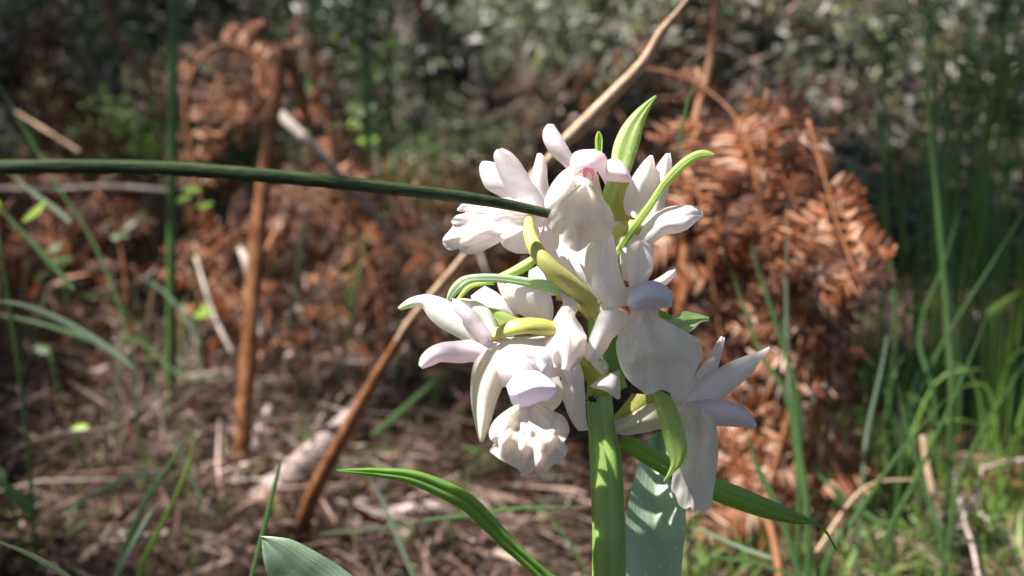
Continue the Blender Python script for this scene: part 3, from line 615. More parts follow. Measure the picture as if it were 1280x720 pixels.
lay([(1045, 648), (1080, 648), (1120, 652), (1180, 664)], [.0028, .0033, .003, .002], 'wood_pale', 'pale twig lying flat in the grass at lower right', 'twig', 'twig')
def tw(pp, ds, rs, mat, label, root=True):
    pts = path(pp, ds)
    stalk('twig', pts, rs, mat, label, 'twig')
tw([(1225, 730), (1215, 680), (1205, 645), (1222, 615), (1228, 580)], [.42, .44, .46, .48, .50], [.0008, .0009, .0008, .0007, .0005], 'wood_grey', 'forked pale twig standing in the grass near the right edge')
tw([(1200, 590), (1195, 600), (1206, 650)], [.48, .48, .46], [.0007, .0010, .0010], 'wood_grey', 'short bent pale twig beside the forked one at right')
tw([(1153, 545), (1160, 590), (1172, 635)], [.50, .50, .50], [.0012, .0016, .0018], 'stalk_tan', 'short pinkish twig leaning in the grass above the flat pale twig')
tw([(1230, 585), (1255, 578), (1300, 572)], [.55, .55, .55], [.0008, .0010, .0010], 'wood_grey', 'pale twig running out of the right edge')
tw([(1150, 600), (1080, 610), (1020, 690)], [.42, .41, .40], [.0004, .0005, .0006], 'stalk_tan', 'thin tan stem arching over the grass at lower right')
tw([(245, 320), (258, 365), (272, 405), (290, 440)], [.85, .84, .83, .82], [.0015, .0018, .0018, .0016], 'wood_pale', 'short pale twig standing right of the upright rush')
tw([(350, 142), (362, 155), (380, 172)], [.9, .9, .9], [.0045, .005, .0045], 'wood_pale', 'bright white broken stick end beside the snapped stalk top')
tw([(380, 172), (420, 215), (460, 258), (500, 312)], [.9, .92, .95, 1.0], [.0042, .004, .0038, .0035], 'wood_grey', 'grey stick slanting down behind the crossing rush')
tw([(300, 310), (312, 335), (318, 370), (325, 420)], [.75, .74, .73, .72], [.002, .0045, .004, .002], 'wood_pale', 'curled pale strip of bark behind the broken stalk')
tw([(0, 60), (30, 40), (70, 50), (120, 90), (170, 120), (230, 150)], 1.6, [.006, .006, .005, .005, .004, .003], 'bark', 'dark bare twig reaching in from the upper left corner')
tw([(125, -10), (150, 50), (185, 95), (205, 150)], 1.4, [.005, .0045, .004, .003], 'stalk_brown', 'brown bare twig hanging from the top left')
tw([(20, 140), (60, 165), (100, 190)], 1.0, [.0015, .002, .0018], 'stalk_tan', 'tan twig crossing the dark frond at upper left')
tw([(520, -10), (530, 20), (550, 45)], 1.5, [.006, .006, .003], 'stalk_brown', 'short brown twig hanging left of the patch of sky')
tw([(-10, 236), (60, 238), (140, 234), (220, 240)], .95, [.003] * 4, 'bark', 'brown stick lying level below the crossing rush')
tw([(840, 110), (900, 60), (1000, 140), (1030, 200)], [1.6, 1.5, 1.5, 1.5], [.003, .005, .006, .004], 'bark', 'dark thin branch arching behind the top of the bracken')
tw([(700, 150), (740, 95), (770, 40)], [1.2, 1.2, 1.2], [.003, .0028, .002], 'rush', 'dark green stem slanting up behind the orchid top')
tw([(958, 640), (970, 690), (975, 730)], [.42, .41, .40], [.0015, .0015, .0015], 'stalk_brown', 'brown stem rising from the bottom edge right of the broad leaf')

# ------------------------------------------------------------------ grass blades one can tell apart
def blade(pp, ds, wpx, mat, label, nrm=None, fold=.3, root=False, twist=0, group='single grass blades'):
    pts = path(pp, ds); dm = sum(ds) / len(ds) if not isinstance(ds, (int, float)) else ds
    if root: pts = rooted(pts)
    pts = pts[::-1]
    base = pts[0].copy(); mb = MB(); mb.add(*ribbon(pts, px2(wpx * .85, dm), nrm, fold, twist=twist, n=36))
    o = mb.build('sedge', M[mat], None, base); o.location = base; return tag(o, label, 'sedge', group)
bl = blade
bl([(1155, -20), (1160, 120), (1172, 250), (1185, 400), (1190, 520)], .5, 11, 'blade', 'tall straight blade reaching the top edge right of centre grass', root=True)
bl([(1108, 20), (1104, 120), (1107, 260), (1120, 400)], .6, 7, 'blade', 'slim dark blade left of the tallest blade', root=True)
bl([(1180, 40), (1182, 200), (1192, 360), (1200, 500)], .62, 7, 'blade', 'slim blade just right of the tallest blade', root=True)
bl([(1282, 260), (1240, 330), (1190, 410), (1160, 470), (1130, 560)], .45, 7, 'blade', 'thin blade slanting in from the right edge', root=True)
bl([(1200, 260), (1180, 330), (1150, 420), (1170, 520)], .5, 8, 'blade', 'bent dark blade under the tall one', root=True)
bl([(1117, 320), (1108, 430), (1085, 540), (1078, 620)], .42, 8, 'blade_pale', 'pale grey green blade at the right edge of the bracken', root=True)
bl([(1282, 360), (1255, 380), (1235, 395)], .6, 16, 'blade_vivid', 'short bright green leaf at the right edge')
bl([(1120, 400), (1150, 385), (1175, 375)], .65, 10, 'blade_vivid', 'faint bright blade crossing behind the tall grass')
bl([(1290, 440), (1240, 520), (1200, 600), (1185, 700)], .45, 9, 'blade', 'blade slanting to the lower right corner', root=True)
bl([(1240, 380), (1200, 480), (1150, 590), (1100, 700)], .40, 8, 'blade', 'long blade leaning left across the lower right grass', root=True)
bl([(1120, 470), (1135, 540), (1160, 620), (1180, 700)], .42, 9, 'blade', 'green blade leaning right above the flat pale twig', root=True)
bl([(1190, 490), (1130, 560), (1075, 640), (1030, 720)], .38, 10, 'blade', 'wide blade sweeping from centre right to the bottom edge', root=True)
bl([(1128, 580), (1160, 650), (1220, 680), (1262, 720)], .36, 5, 'rush', 'thin dark wiry blade at the lower right corner')
bl([(1220, 570), (1235, 640), (1265, 690), (1280, 730)], .38, 4, 'rush', 'hair thin dark stem right of the forked twig')
bl([(895, 290), (925, 370), (950, 440), (985, 500), (1000, 620)], .38, 9, 'blade', 'green blade hanging in front of the rusty bracken', root=True)
bl([(938, 300), (945, 330), (975, 420), (1000, 520)], .42, 8, 'blade', 'second green blade in front of the bracken slightly further right', root=True)
bl([(985, 250), (983, 360), (988, 500), (1010, 640)], .42, 8, 'blade_pale', 'straight pale blade in the middle of the bracken', root=True)
bl([(975, 385), (990, 480), (1000, 560), (1012, 700)], .36, 11, 'blade', 'broad green blade low in front of the bracken', root=True)
bl([(932, 537), (950, 590), (975, 640), (1000, 720)], .30, 11, 'blade', 'dark green blade right of the hanging petal tip')
bl([(845, 190), (855, 150), (862, 120), (875, 95)][::-1], .32, 5, 'blade', 'thin green blade tip between the two upper bracts')
bl([(600, 140), (700, 180)], .9, 3, 'rush', 'faint dark stem behind the upper left petals') if False else None
bl([(245, 532), (215, 575), (180, 630), (155, 690), (140, 740)], .36, 9, 'blade', 'left blade of the crossed pair at lower left')
bl([(245, 535), (232, 590), (205, 650), (180, 700), (170, 740)], .36, 9, 'blade_vivid', 'right blade of the crossed pair at lower left')
bl([(196, 628), (178, 655), (158, 690), (140, 725)], .35, 12, 'blade_pale', 'shiny pale blade below the crossed pair at lower left', nrm=(-.5, -.6, .8))
bl([(200, 490), (212, 530), (230, 575), (260, 640)], .5, 5, 'blade_pale', 'thin pale blade above the crossed pair')
bl([(355, 565), (345, 600), (330, 660), (312, 730)], .24, 8, 'blade', 'dark green blade standing by the broad leaf at lower left')
bl([(-20, 670), (30, 690), (60, 706), (90, 725)], .2, 9, 'rush', 'dark blade cutting the lower left corner')
bl([(-20, 240), (20, 282), (60, 325), (92, 362)], .4, 8, 'blade', 'green blade slanting down from the left edge')
bl([(10, 215), (40, 240), (70, 262), (88, 278)], .5, 8, 'blade_pale', 'short pale blade just under the crossing rush at left')
bl([(-20, 375), (30, 382), (80, 402), (130, 432), (170, 460)], .42, 10, 'blade_pale', 'pale arching blade at the left edge mid height')
bl([(-20, 390), (40, 402), (100, 420), (150, 440)], .5, 6, 'blade', 'darker blade under the pale arching one')
bl([(-5, 100), (30, 160), (70, 230), (120, 310), (160, 420)], .6, 5, 'blade', 'long thin blade falling through the left side', root=True)
bl([(175, 345), (205, 365), (235, 400), (250, 430)], .7, 7, 'blade_pale', 'pale blade crossing the foot of the upright rush')
bl([(0, 570), (60, 545), (140, 535), (190, 510)], .5, 8, 'blade_dry', 'straw coloured blade lying over the litter at left')
bl([(60, 640), (120, 618), (180, 612), (240, 590)], .46, 7, 'blade_dry', 'straw blade lying lower on the litter at left')
bl([(40, 660), (100, 628), (150, 600), (200, 590)], .46, 9, 'blade_pale', 'grey green blade lying on the litter at left')
bl([(-10, 595), (10, 610), (25, 625), (40, 640)], .34, 16, 'blade', 'small dark green leaf at the left edge near the bottom')
bl([(570, 455), (540, 480), (500, 515), (465, 545)], .6, 9, 'blade', 'dark green blade slanting behind the lower left petals')
bl([(740, 634), (690, 634), (640, 636), (600, 643), (530, 650)], .30, 6, 'blade', 'level green blade passing behind the orchid stem')
bl([(600, 640), (540, 650), (480, 660), (400, 668)], .42, 6, 'rush', 'dark level blade behind the arching orchid leaf')
bl([(458, 590), (480, 630), (500, 680), (525, 740)], .38, 7, 'blade_pale', 'pale blade crossing under the arching orchid leaf')
bl([(660, 605), (690, 650), (720, 690), (740, 730)], .4, 5, 'blade', 'thin dark blade left of the orchid stem near the bottom')
bl([(860, 658), (890, 668), (930, 685), (965, 697)], .30, 8, 'blade_pale', 'pale level reed crossing right of the broad leaf', nrm=(0, -.6, .8))
bl([(870, 690), (905, 698), (950, 705), (1000, 725)], .34, 5, 'blade', 'green level blade under the pale reed')
bl([(860, 640), (862, 680), (862, 740)], .33, 5, 'rush', 'dark thin blade upright beside the broad leaf')
bl([(880, 650), (888, 690), (884, 740)], .35, 4, 'rush', 'second dark thin blade upright beside the broad leaf')
bl([(1010, 570), (1030, 600), (1080, 640), (1110, 660)], .42, 9, 'blade', 'green blade crossing low behind the tip of the right orchid leaf')
bl([(940, 590), (1000, 610), (1060, 630), (1100, 640)], .55, 6, 'blade', 'low green blade in front of the bracken foot')
bl([(455, 60), (458, 150), (456, 240), (462, 330)], 1.2, 8, 'rush_bright', 'green stem of the leafy sapling') if False else None
bl([(395, 240), (380, 290), (370, 350), (362, 420)], .8, 7, 'blade_pale', 'grey blade hanging right of the broken stalk')
bl([(440, 400), (425, 470), (420, 540)], .8, 6, 'rush', 'dark upright stem right of the broken stalk')
bl([(300, 470), (230, 470), (180, 430), (150, 420)], .7, 6, 'blade', 'green blade bowing over the litter left of the broken stalk')
# tufts: each blade a part
def tuft(px, py, nb, Lr, wmm, mat, label, spread=.5, lean=0.0, seed=0, sp=.018, group='grass tufts'):
    rnd = random.Random(seed); b = gp(px, py) if py < 900 else Vector((0, 0, 0)); e = empty('grass_tuft', b, label, 'grass tuft', group)
    for k in range(nb):
        a = rnd.uniform(0, 6.28); L = rnd.uniform(*Lr); o = b + Vector((math.cos(a), math.sin(a), 0)) * rnd.random() * sp; o.z = H(o.x, o.y) - .003
        dx, dy = math.cos(a) * spread * rnd.random() + lean, math.sin(a) * spread * rnd.random()
        p1 = o + Vector((dx * .15, dy * .15, .5)) * L; p2 = o + Vector((dx * .45, dy * .45, .85)) * L; p3 = o + Vector((dx * 1.0, dy * 1.0, 1.0 - .35 * rnd.random() * spread)) * L
        mb = MB(); mb.add(*ribbon([o, p1, p2, p3], wmm / 1000 * rnd.uniform(.4, .9), (rnd.uniform(-1, 1), -1, rnd.uniform(0, .6)), .35, n=12)); mb.build('blade', M[mat], e, b)
tl = [(1130, 560, 8, (.2, .45), 2.2, 'blade', 'fine upright tuft at the left of the tall grass', .12), (1205, 545, 8, (.25, .5), 2.2, 'blade', 'fine upright tuft in the thick of the tall grass', .14), (1270, 570, 8, (.2, .42), 2.0, 'blade', 'fine upright tuft close to the right edge', .14), (1165, 600, 12, (.2, .4), 2.0, 'blade_vivid', 'fine bright tuft in front of the tall grass', .16), (1240, 620, 12, (.15, .35), 2.0, 'blade_vivid', 'fine bright tuft behind the forked twig', .18),
      (1180, 560, 12, (.15, .42), 3.5, 'blade', 'tall green tuft under the straightest blades'), (1245, 600, 11, (.12, .36), 3.0, 'blade', 'green tuft beside the forked twig'),
      (1100, 610, 9, (.10, .30), 2.8, 'blade', 'green tuft at the right foot of the bracken'), (1290, 520, 10, (.15, .40), 3.2, 'blade', 'green tuft at the right edge'),
      (1150, 520, 10, (.15, .45), 3.0, 'blade', 'tuft behind the tall grass'), (1210, 680, 12, (.04, .14), 2.2, 'blade_vivid', 'short bright tuft in the lower right corner'),
      (1080, 690, 12, (.04, .13), 2.2, 'blade_vivid', 'short bright tuft under the flat pale twig'), (1150, 705, 12, (.03, .12), 2.2, 'blade', 'short tuft at the bottom edge at right'),
      (1265, 700, 10, (.03, .12), 2.0, 'blade_vivid', 'short bright tuft in the corner below the forked twig'), (1000, 700, 9, (.04, .12), 2.0, 'blade', 'short tuft near the tip of the right orchid leaf'),
      (985, 560, 9, (.10, .26), 2.6, 'blade_pale', 'thin pale tuft in front of the bracken'), (940, 700, 8, (.05, .14), 2.0, 'blade', 'short tuft right of the broad leaf'),
      (220, 525, 8, (.04, .12), 2.5, 'blade', 'small tuft at the foot of the upright rush'), (430, 470, 9, (.06, .20), 3.0, 'blade', 'tuft right of the broken stalk'),
      (500, 500, 8, (.05, .16), 3.0, 'blade', 'dim tuft behind the pinkish branch'), (90, 420, 10, (.08, .2), 3.5, 'blade', 'dim tuft at mid left'), (30, 480, 8, (.05, .15), 2.5, 'blade_pale', 'grey green tuft at the left edge'),
      (380, 400, 9, (.08, .26), 3.5, 'blade_pale', 'grey tuft behind the broken stalk'), (140, 610, 6, (.04, .12), 2, 'blade', 'sparse tuft on the litter at lower left'), (560, 690, 6, (.03, .09), 1.8, 'blade', 'sparse tuft under the arching orchid leaf'),
      (690, 640, 6, (.04, .1), 1.8, 'blade_pale', 'sparse tuft left of the orchid stem'), (1050, 480, 8, (.12, .3), 2.6, 'blade', 'dim tuft behind the bracken'), (1230, 470, 7, (.15, .4), 3, 'blade', 'dim tall tuft far right'),
      (300, 420, 7, (.06, .16), 3, 'blade_dry', 'straw tuft behind the broken stalk'), (480, 420, 8, (.08, .22), 3.5, 'blade_dry', 'straw tuft left of the lower petals')]
for i, a in enumerate(tl): tuft(*a, seed=100 + i)
# seedlings with bright leaves
def seedling(px, py, d, n, sz, label, mat='seedling', seed=0):
    rnd = random.Random(seed); c = P(px, py, d); b = Vector((c.x, c.y + .01, H(c.x, c.y + .01))); e = empty('seedling', b, label, 'seedling', 'small green seedlings')
    mb = MB(); mb.add(*tube([b, (b + c) / 2 + Vector((.004, 0, 0)), c], [.0012, .001, .0008], 6, n=8)); mb.build('stem', M['rush_bright'], e, b)
    for k in range(n):
        a = rnd.uniform(0, 6.28); q = c + Vector((rnd.uniform(-1, 1) * sz * 1.1, rnd.uniform(-1, 1) * sz, rnd.uniform(-1, .6) * sz)) if k else c
        t = Vector((math.cos(a), math.sin(a) * .4, rnd.uniform(-.1, .5))).normalized()
        mb = MB(); mb.add(*ribbon([q, q + t * sz * .5, q + t * sz], [sz * .1, sz * .5, sz * .62, sz * .45, sz * .05], (rnd.uniform(-.5, .1), -.6, .8), .2, n=10)); mb.build('leaf', M[mat], e, b)
for i, a in enumerate([(230, 236, .8, 3, .014, 'bright yellow green leaves just below the crossing rush beside the upright rush'), (242, 393, .75, 2, .014, 'bright round leaf low between rush and broken stalk'),
                       (-6, 268, .45, 3, .014, 'bright yellow green leaves at the left edge'), (150, 285, 1.0, 4, .018, 'green leafy seedling at mid left'), (75, 325, .9, 3, .014, 'dim leafy seedling left of the upright rush'),
                       (62, 440, .7, 1, .012, 'small green leaf on the litter at left'), (90, 535, .6, 1, .010, 'yellow green leaf lying on the litter at left'), (455, 130, 1.6, 6, .035, 'green leafy shoot at top left of centre'),
                       (445, 165, 1.5, 5, .03, 'bright leafy shoot beside the rusty frond'), (870, 345, .6, 2, .012, 'small green leaf glimpsed right of the middle flower'), (5, 605, .5, 2, .02, 'dark green small leaves at the left edge')]):
    seedling(*a, seed=200 + i, mat='seedling' if i in (0, 1, 2, 6, 8) else 'shrub_green')

# ------------------------------------------------------------------ THE ORCHID
ob = P(760, 720, D0); ob = Vector((ob.x, ob.y, H(ob.x, ob.y)))
orchid = empty('orchid', ob, 'white orchid in flower with thick green stem, filling the centre', 'orchid')
def opart(name, mat, pieces, parent=None, label=None):
    mb = MB()
    for p in pieces: mb.add(*p)
    return mb.build(name, M[mat] if isinstance(mat, str) else mat, parent or orchid, ob, label=label)
r_ = lambda p: px2(p, D0)
st = [(756, 300, 2), (750, 340, 2), (744, 395, 1.5), (747, 450, .5), (749, 495, 0), (752, 535, 0), (757, 575, 0), (760, 640, 0), (761, 720, 0)]
sp = [PM(*a) for a in st]; sr = [r_(a) for a in (4, 7, 9, 11, 15.5, 16.5, 19.5, 20, 20.5)]
p0 = sp[-1]; sp += [p0 + Vector((0, 0, -.04)), p0 + Vector((0.001, 0, -.09)), Vector((p0.x, p0.y, ob.z - .005))]; sr += [r_(22), r_(23), r_(24)]
opart('stem', 'stem', [tube(sp, sr, 30, 5, n=90)])
S = sheet
# leaves
opart('leaf', 'leaf', [S([(420, 587, 424, 590), (450, 585, 447, 593), (480, 585, 474, 597), (519, 588, 508, 604), (560, 602, 543, 619), (591, 619, 577, 637), (617, 645, 602, 660), (645, 677, 628, 685), (672, 702, 652, 706), (700, 728, 684, 738), (745, 790, 738, 800)],
       d=[-14, -12, -8, -4, 0], cup=1.6, keel=1.2, nv=60, nu=11)], label='green leaf arching out to the left')
opart('leaf', 'leaf', [S([(766, 556, 766, 562), (788, 546, 778, 562), (818, 560, 810, 583), (850, 577, 843, 602), (894, 596, 890, 625), (934, 612, 930, 640), (970, 628, 968, 651), (998, 641, 996, 655), (1020, 652, 1018, 657), (1034, 664, 1032, 667), (1046, 686, 1044, 688)],
       d=[0, 4, 8, 12, 18], cup=[0, 1.8, 2.0, 1.0, 0], keel=.8, nv=60, nu=11)], label='green leaf arching out to the right')
opart('leaf', 'leaf_glauc', [S([(821, 540, 825, 540), (811, 551, 832, 550), (801, 570, 840, 570), (792, 600, 848, 600), (785, 630, 856, 630), (781, 660, 857, 660), (780, 690, 854, 690), (784, 740, 848, 740), (782, 810, 830, 810), (764, 900, 790, 900)],
       d=[26, 22, 17, 13, 9, 2], cup=-1.5, keel=1.8, tilt=1, nv=60, nu=15)], label='broad pale green leaf standing behind the stem')
opart('leaf', 'leaf_glauc', [S([(325, 670, 327, 672), (345, 671, 328, 690), (366, 675, 332, 712), (394, 689, 345, 745), (425, 708, 370, 780), (460, 735, 410, 830), (530, 790, 490, 880), (640, 850, 620, 930), (755, 900, 750, 940)],
       d=[2, 2, 4, 3, 0], cup=.8, keel=1, tilt=[0, 3, 8, 8, 3], nv=60, nu=15)], label='broad grey green leaf in the lower left foreground')
# bracts
br = [('bract', 'bract', [(819, 119, 821, 120), (806, 128, 813, 135), (791, 141, 807, 150), (778, 157, 803, 165), (769, 175, 799, 182), (765, 190, 794, 197), (763, 205, 788, 215), (758, 225, 778, 235), (752, 245, 768, 255), (748, 262, 758, 272)], dict(d=[6, 5, 4, 2], cup=1.4, keel=.9), 'upright green bract at the very top'),
      ('bract', 'bract', [(893, 192, 894, 195), (884, 188, 884, 197), (872, 188, 871, 200), (856, 196, 858, 209), (841, 209, 846, 221), (827, 226, 831, 237), (810, 252, 815, 262), (795, 272, 802, 280), (780, 292, 788, 300), (765, 318, 772, 325)], dict(d=[-5, -5, -4, 0], cup=1.0, keel=.5), 'curved green bract in front of the right upper flower'),
      ('bract', 'bract_grey', [(558, 374, 562, 378), (561, 363, 569, 370), (569, 352, 579, 361), (580, 345, 589, 354), (602, 342, 606, 353), (630, 343, 632, 354), (660, 347, 660, 359), (690, 351, 688, 366), (715, 358, 708, 373), (738, 366, 730, 384)], dict(d=[-8, -9, -7, -4, -2], cup=1.0, keel=.6), 'long grey green bract arching to the left'),
      ('bract', 'bract', [(570, 374, 576, 374), (582, 358, 589, 361), (598, 352, 604, 357), (615, 350, 618, 356)], dict(d=-5, cup=.6), 'light underside of a bract curling left'),
      ('bract', 'bract', [(674, 314, 678, 321), (655, 325, 661, 337), (638, 335, 645, 345), (622, 343, 628, 350)], dict(d=-4, cup=.8), 'short green bract slanting down left under the upper flower'),
      ('bract', 'bract', [(814, 487, 824, 487), (818, 503, 840, 498), (823, 522, 849, 518), (828, 542, 856, 542), (833, 562, 859, 562), (838, 578, 853, 580), (835, 590, 842, 591), (829, 601, 831, 602)], dict(d=[-8, -10, -11, -10], cup=1.6, keel=.9), 'green bract hanging in front of the lower right flower'),
      ('bract', 'bract_grey', [(825, 406, 830, 416), (842, 396, 845, 420), (855, 389, 858, 417), (868, 391, 868, 411), (880, 394, 876, 403), (886, 396, 886, 401)], dict(d=[4, 2, 0], cup=-1.5, keel=1.3), 'small folded grey green bract right of the middle flower'),
      ('bract', 'leaf', [(815, 382, 836, 392), (820, 395, 846, 402), (828, 408, 846, 412)], dict(d=8, cup=.6), 'dark bract behind the middle flower'),
      ('bract', 'bract_olive', [(716, 448, 730, 446), (722, 462, 748, 456), (733, 478, 766, 470), (736, 494, 764, 492)], dict(d=[-4, -4, -3], cup=2), 'olive bract wrapping the stem top'),
      ('bract', 'leaf', [(738, 378, 752, 376), (745, 400, 775, 405), (748, 430, 790, 430), (752, 460, 784, 462), (760, 485, 778, 488)], dict(d=[3, 3, 2], cup=2), 'green bract behind the middle flower beside the stem'),
      ('bract', 'bract_olive', [(790, 492, 835, 494), (780, 505, 828, 505), (768, 520, 800, 518), (762, 532, 775, 530)], dict(d=3, cup=1.5), 'olive bract between stem and lower right flower'),
      ('bract', 'bract', [(772, 466, 776, 464), (771, 476, 781, 474), (772, 487, 785, 484)], dict(d=-1, cup=.5), 'tiny bright green bract tip by the stem'),
      ('bract', 'bract', [(747, 164, 750, 164), (744, 172, 753, 172), (744, 184, 753, 184), (746, 193, 752, 193)], dict(d=2, cup=-1.5), 'tiny pale green loop on top of the hood'),
      ('bract', 'leaf', [(776, 300, 781, 300), (772, 322, 783, 322), (774, 340, 784, 342), (780, 352, 784, 352)], dict(d=6, cup=.4), 'thin dark green bract seen between the upper sepals'),
      ('bract', 'bract', [(597, 382, 600, 386), (622, 387, 612, 403), (645, 396, 627, 414), (668, 405, 648, 416), (690, 412, 680, 420)], dict(d=-5.5, cup=.8, keel=.5), 'pale green bract inside the left flower'),
      ('bract', 'bract_olive', [(756, 228, 785, 226), (758, 242, 790, 245), (762, 262, 790, 268), (766, 285, 788, 290)], dict(d=4, cup=1.5), 'yellow green bract base below the top flower')]
for nm, mt, rg, kw, lb in br: opart(nm, mt, [S(rg, nv=34, nu=9, seed=len(lb), **kw)], label=lb)

def flower(label, tub, tmat, parts):
    """the ovary carries the petals, the lip and the hood"""
    core = opart('flower', tmat, [tube([PM(*a[:3]) for a in tub], [r_(a[3]) for a in tub], 14, 3, n=34)], label=label)
    for i, (nm, mt, rg, kw) in enumerate(parts):
        opart(nm, mt, [fan(seed=i + 2.2, **kw) if rg == 'FAN' else S(rg, seed=i * 1.37 + len(label) * .11, **kw)], core)
    return core
# A upper left
flower('upper left flower seen from its side', [(666, 262, 7, 3), (661, 275, 2, 6), (663, 295, -2, 8.5), (674, 318, -5, 10), (692, 338, -6, 11), (714, 356, -4, 11.5), (736, 374, -1, 10), (744, 395, 0, 7)], 'ovary', [
    ('petal', 'petal', [(602, 202, 606, 201), (599, 209, 618, 203), (601, 222, 628, 212), (608, 236, 640, 225), (625, 246, 655, 240), (645, 264, 668, 255)], dict(d=[9.0, 7.0, 9.0], cup=1.4)),
    ('petal', 'petal', [(620, 187, 628, 185), (617, 194, 641, 192), (619, 207, 653, 206), (627, 226, 664, 225), (638, 247, 676, 242), (655, 270, 686, 262)], dict(d=[2.0, 3.0, 5.0], cup=2.2, rag=.04)),
    ('sepal', 'petal', [(671, 192, 676, 191), (669, 200, 682, 198), (665, 214, 684, 212), (661, 228, 685, 228), (664, 247, 690, 244), (670, 268, 700, 262)], dict(d=[9.0, 8.0, 9.0], cup=1.5)),
    ('lip', 'petal', 'FAN', dict(outline=[(664,247),(645,249),(625,251),(605,251),(588,252),(573,262),(582,266),(571,269),(564,276),(566,282),(561,289),(555,296),(553,303),(558,311),(566,313),(572,310),(577,316),(588,318),(600,316),(612,309),(622,303),(627,298),(632,309),(643,315),(655,317),(664,315),(674,300)], base=(682,272), d=(4,1,4), ruf=.9, rf=4, bump=.45, knobs=[(600,290,14,1.2),(640,296,14,1.5)], tilt=1)),
    ('sepal', 'petal', [(571, 262, 573, 264), (579, 254, 588, 266), (600, 250, 610, 270), (640, 246, 650, 282)], dict(d=[8.0, 7.0, 6.0], cup=.8)),
    ('sepal', 'petal_pink', [(640, 258, 686, 258), (630, 280, 682, 282), (625, 298, 676, 298), (631, 310, 669, 311), (645, 317, 662, 317)], dict(d=[7.0, 5.0, 6.0], cup=2.0, tilt=-1)),
    ('sepal', 'petal', [(664, 262, 700, 262), (668, 285, 722, 285), (680, 312, 742, 308), (700, 336, 752, 332), (722, 356, 757, 352), (740, 374, 756, 372)], dict(d=[10.0, 8.0, 7.0, 9.0], cup=2.0))])
# B top centre
flower('top flower facing the viewer with pink marked throat', [(750, 330, 3, 8), (752, 290, 3, 8), (748, 260, 1, 9), (741, 235, -2, 10), (736, 218, -1, 10), (737, 203, 2, 9)], 'petal_cream', [
    ('sepal', 'petal', [(684, 155, 692, 155), (679, 163, 700, 167), (679, 176, 709, 182), (688, 192, 717, 197), (703, 206, 724, 210), (716, 218, 732, 220)], dict(d=[-1, -2, -1, 1], cup=1.4)),
    ('sepal', 'petal_pink', [(757, 201, 757, 226), (766, 198, 768, 227), (775, 200, 778, 228), (783, 208, 784, 228), (788, 219, 788, 228), (791, 225, 792, 227)], dict(d=[-2, -3, -1], cup=2)),
    ('petal', 'petal', [(716, 206, 720, 242), (703, 214, 712, 256), (692, 226, 701, 264), (684, 240, 690, 268), (680, 252, 683, 268)], dict(d=[-2, -3, -2, 0], cup=1.8)),
    ('hood', 'petal_pink', [(726, 187, 747, 186), (717, 191, 756, 193), (712, 199, 760, 203), (711, 208, 761, 214), (713, 216, 760, 225), (718, 222, 757, 232)], dict(d=[2, -4.5, -6.5, -6.5, -6, -5], cup=[2, 5, 6.5, 6.5, 6, 5], by=[0, -2, -2, -5, -11, -19], nv=26, nu=19)),
    ('throat_mark', 'throat', [(730, 208, 741, 209), (728, 214, 743, 215), (729, 221, 742, 222), (731, 225, 740, 225)], dict(d=-2.6, cup=-1.2, nv=12, nu=9, bump=0)),
    ('column', 'petal_cream', [(720, 216, 748, 218), (717, 224, 749, 226), (719, 232, 748, 233), (726, 240, 743, 240)], dict(d=[-2, -4.2, -4.6, -4], cup=[1, 3, 3.5, 2], nv=16)),
    ('lip', 'petal_lip', 'FAN', dict(outline=[(722,232),(708,243),(698,252),(690,262),(685,272),(686,282),(692,291),(699,293),(703,301),(710,309),(718,314),(724,314),(732,309),(738,303),(746,304),(757,301),(764,292),(768,280),(766,268),(762,258),(752,246),(744,234)], base=(733,230), d=(-5,-9,-8), ruf=.8, rf=3, bump=.6, knobs=[(722,285,9,2.0),(704,270,8,.8),(752,272,10,1.0)]))])
# C right upper
flower('right upper flower seen from behind', [(758, 318, 3, 5), (765, 300, 2, 6), (775, 288, 1, 7), (788, 283, 0, 8), (800, 286, 0, 9)], 'ovary', [
    ('sepal', 'petal', [(812, 194, 816, 194), (803, 203, 819, 207), (791, 220, 819, 225), (783, 238, 815, 243), (779, 253, 812, 261), (782, 268, 805, 278)], dict(d=[0, -1, 0, 1], cup=1.8)),
    ('sepal', 'petal', [(832, 192, 838, 191), (822, 205, 840, 206), (815, 222, 839, 224), (811, 240, 834, 243), (808, 262, 828, 266), (806, 280, 820, 282)], dict(d=[2, 1, 1], cup=1.6)),
    ('petal', 'petal', [(783, 284, 795, 318), (803, 271, 815, 306), (824, 263, 833, 294), (845, 257, 852, 290), (862, 256, 866, 281), (872, 259, 875, 273), (878, 265, 879, 270)], dict(d=[0, -3, -4, -3, 0], cup=[1, 2.2, 2.2, 1.6, .5], rag=.09, keel=.7, ruf=.5)),
    ('lip', 'petal_cream', [(778, 290, 806, 290), (776, 305, 815, 300), (780, 318, 816, 312), (790, 325, 808, 322)], dict(d=[1, 2, 3], cup=2, ruf=.5))])
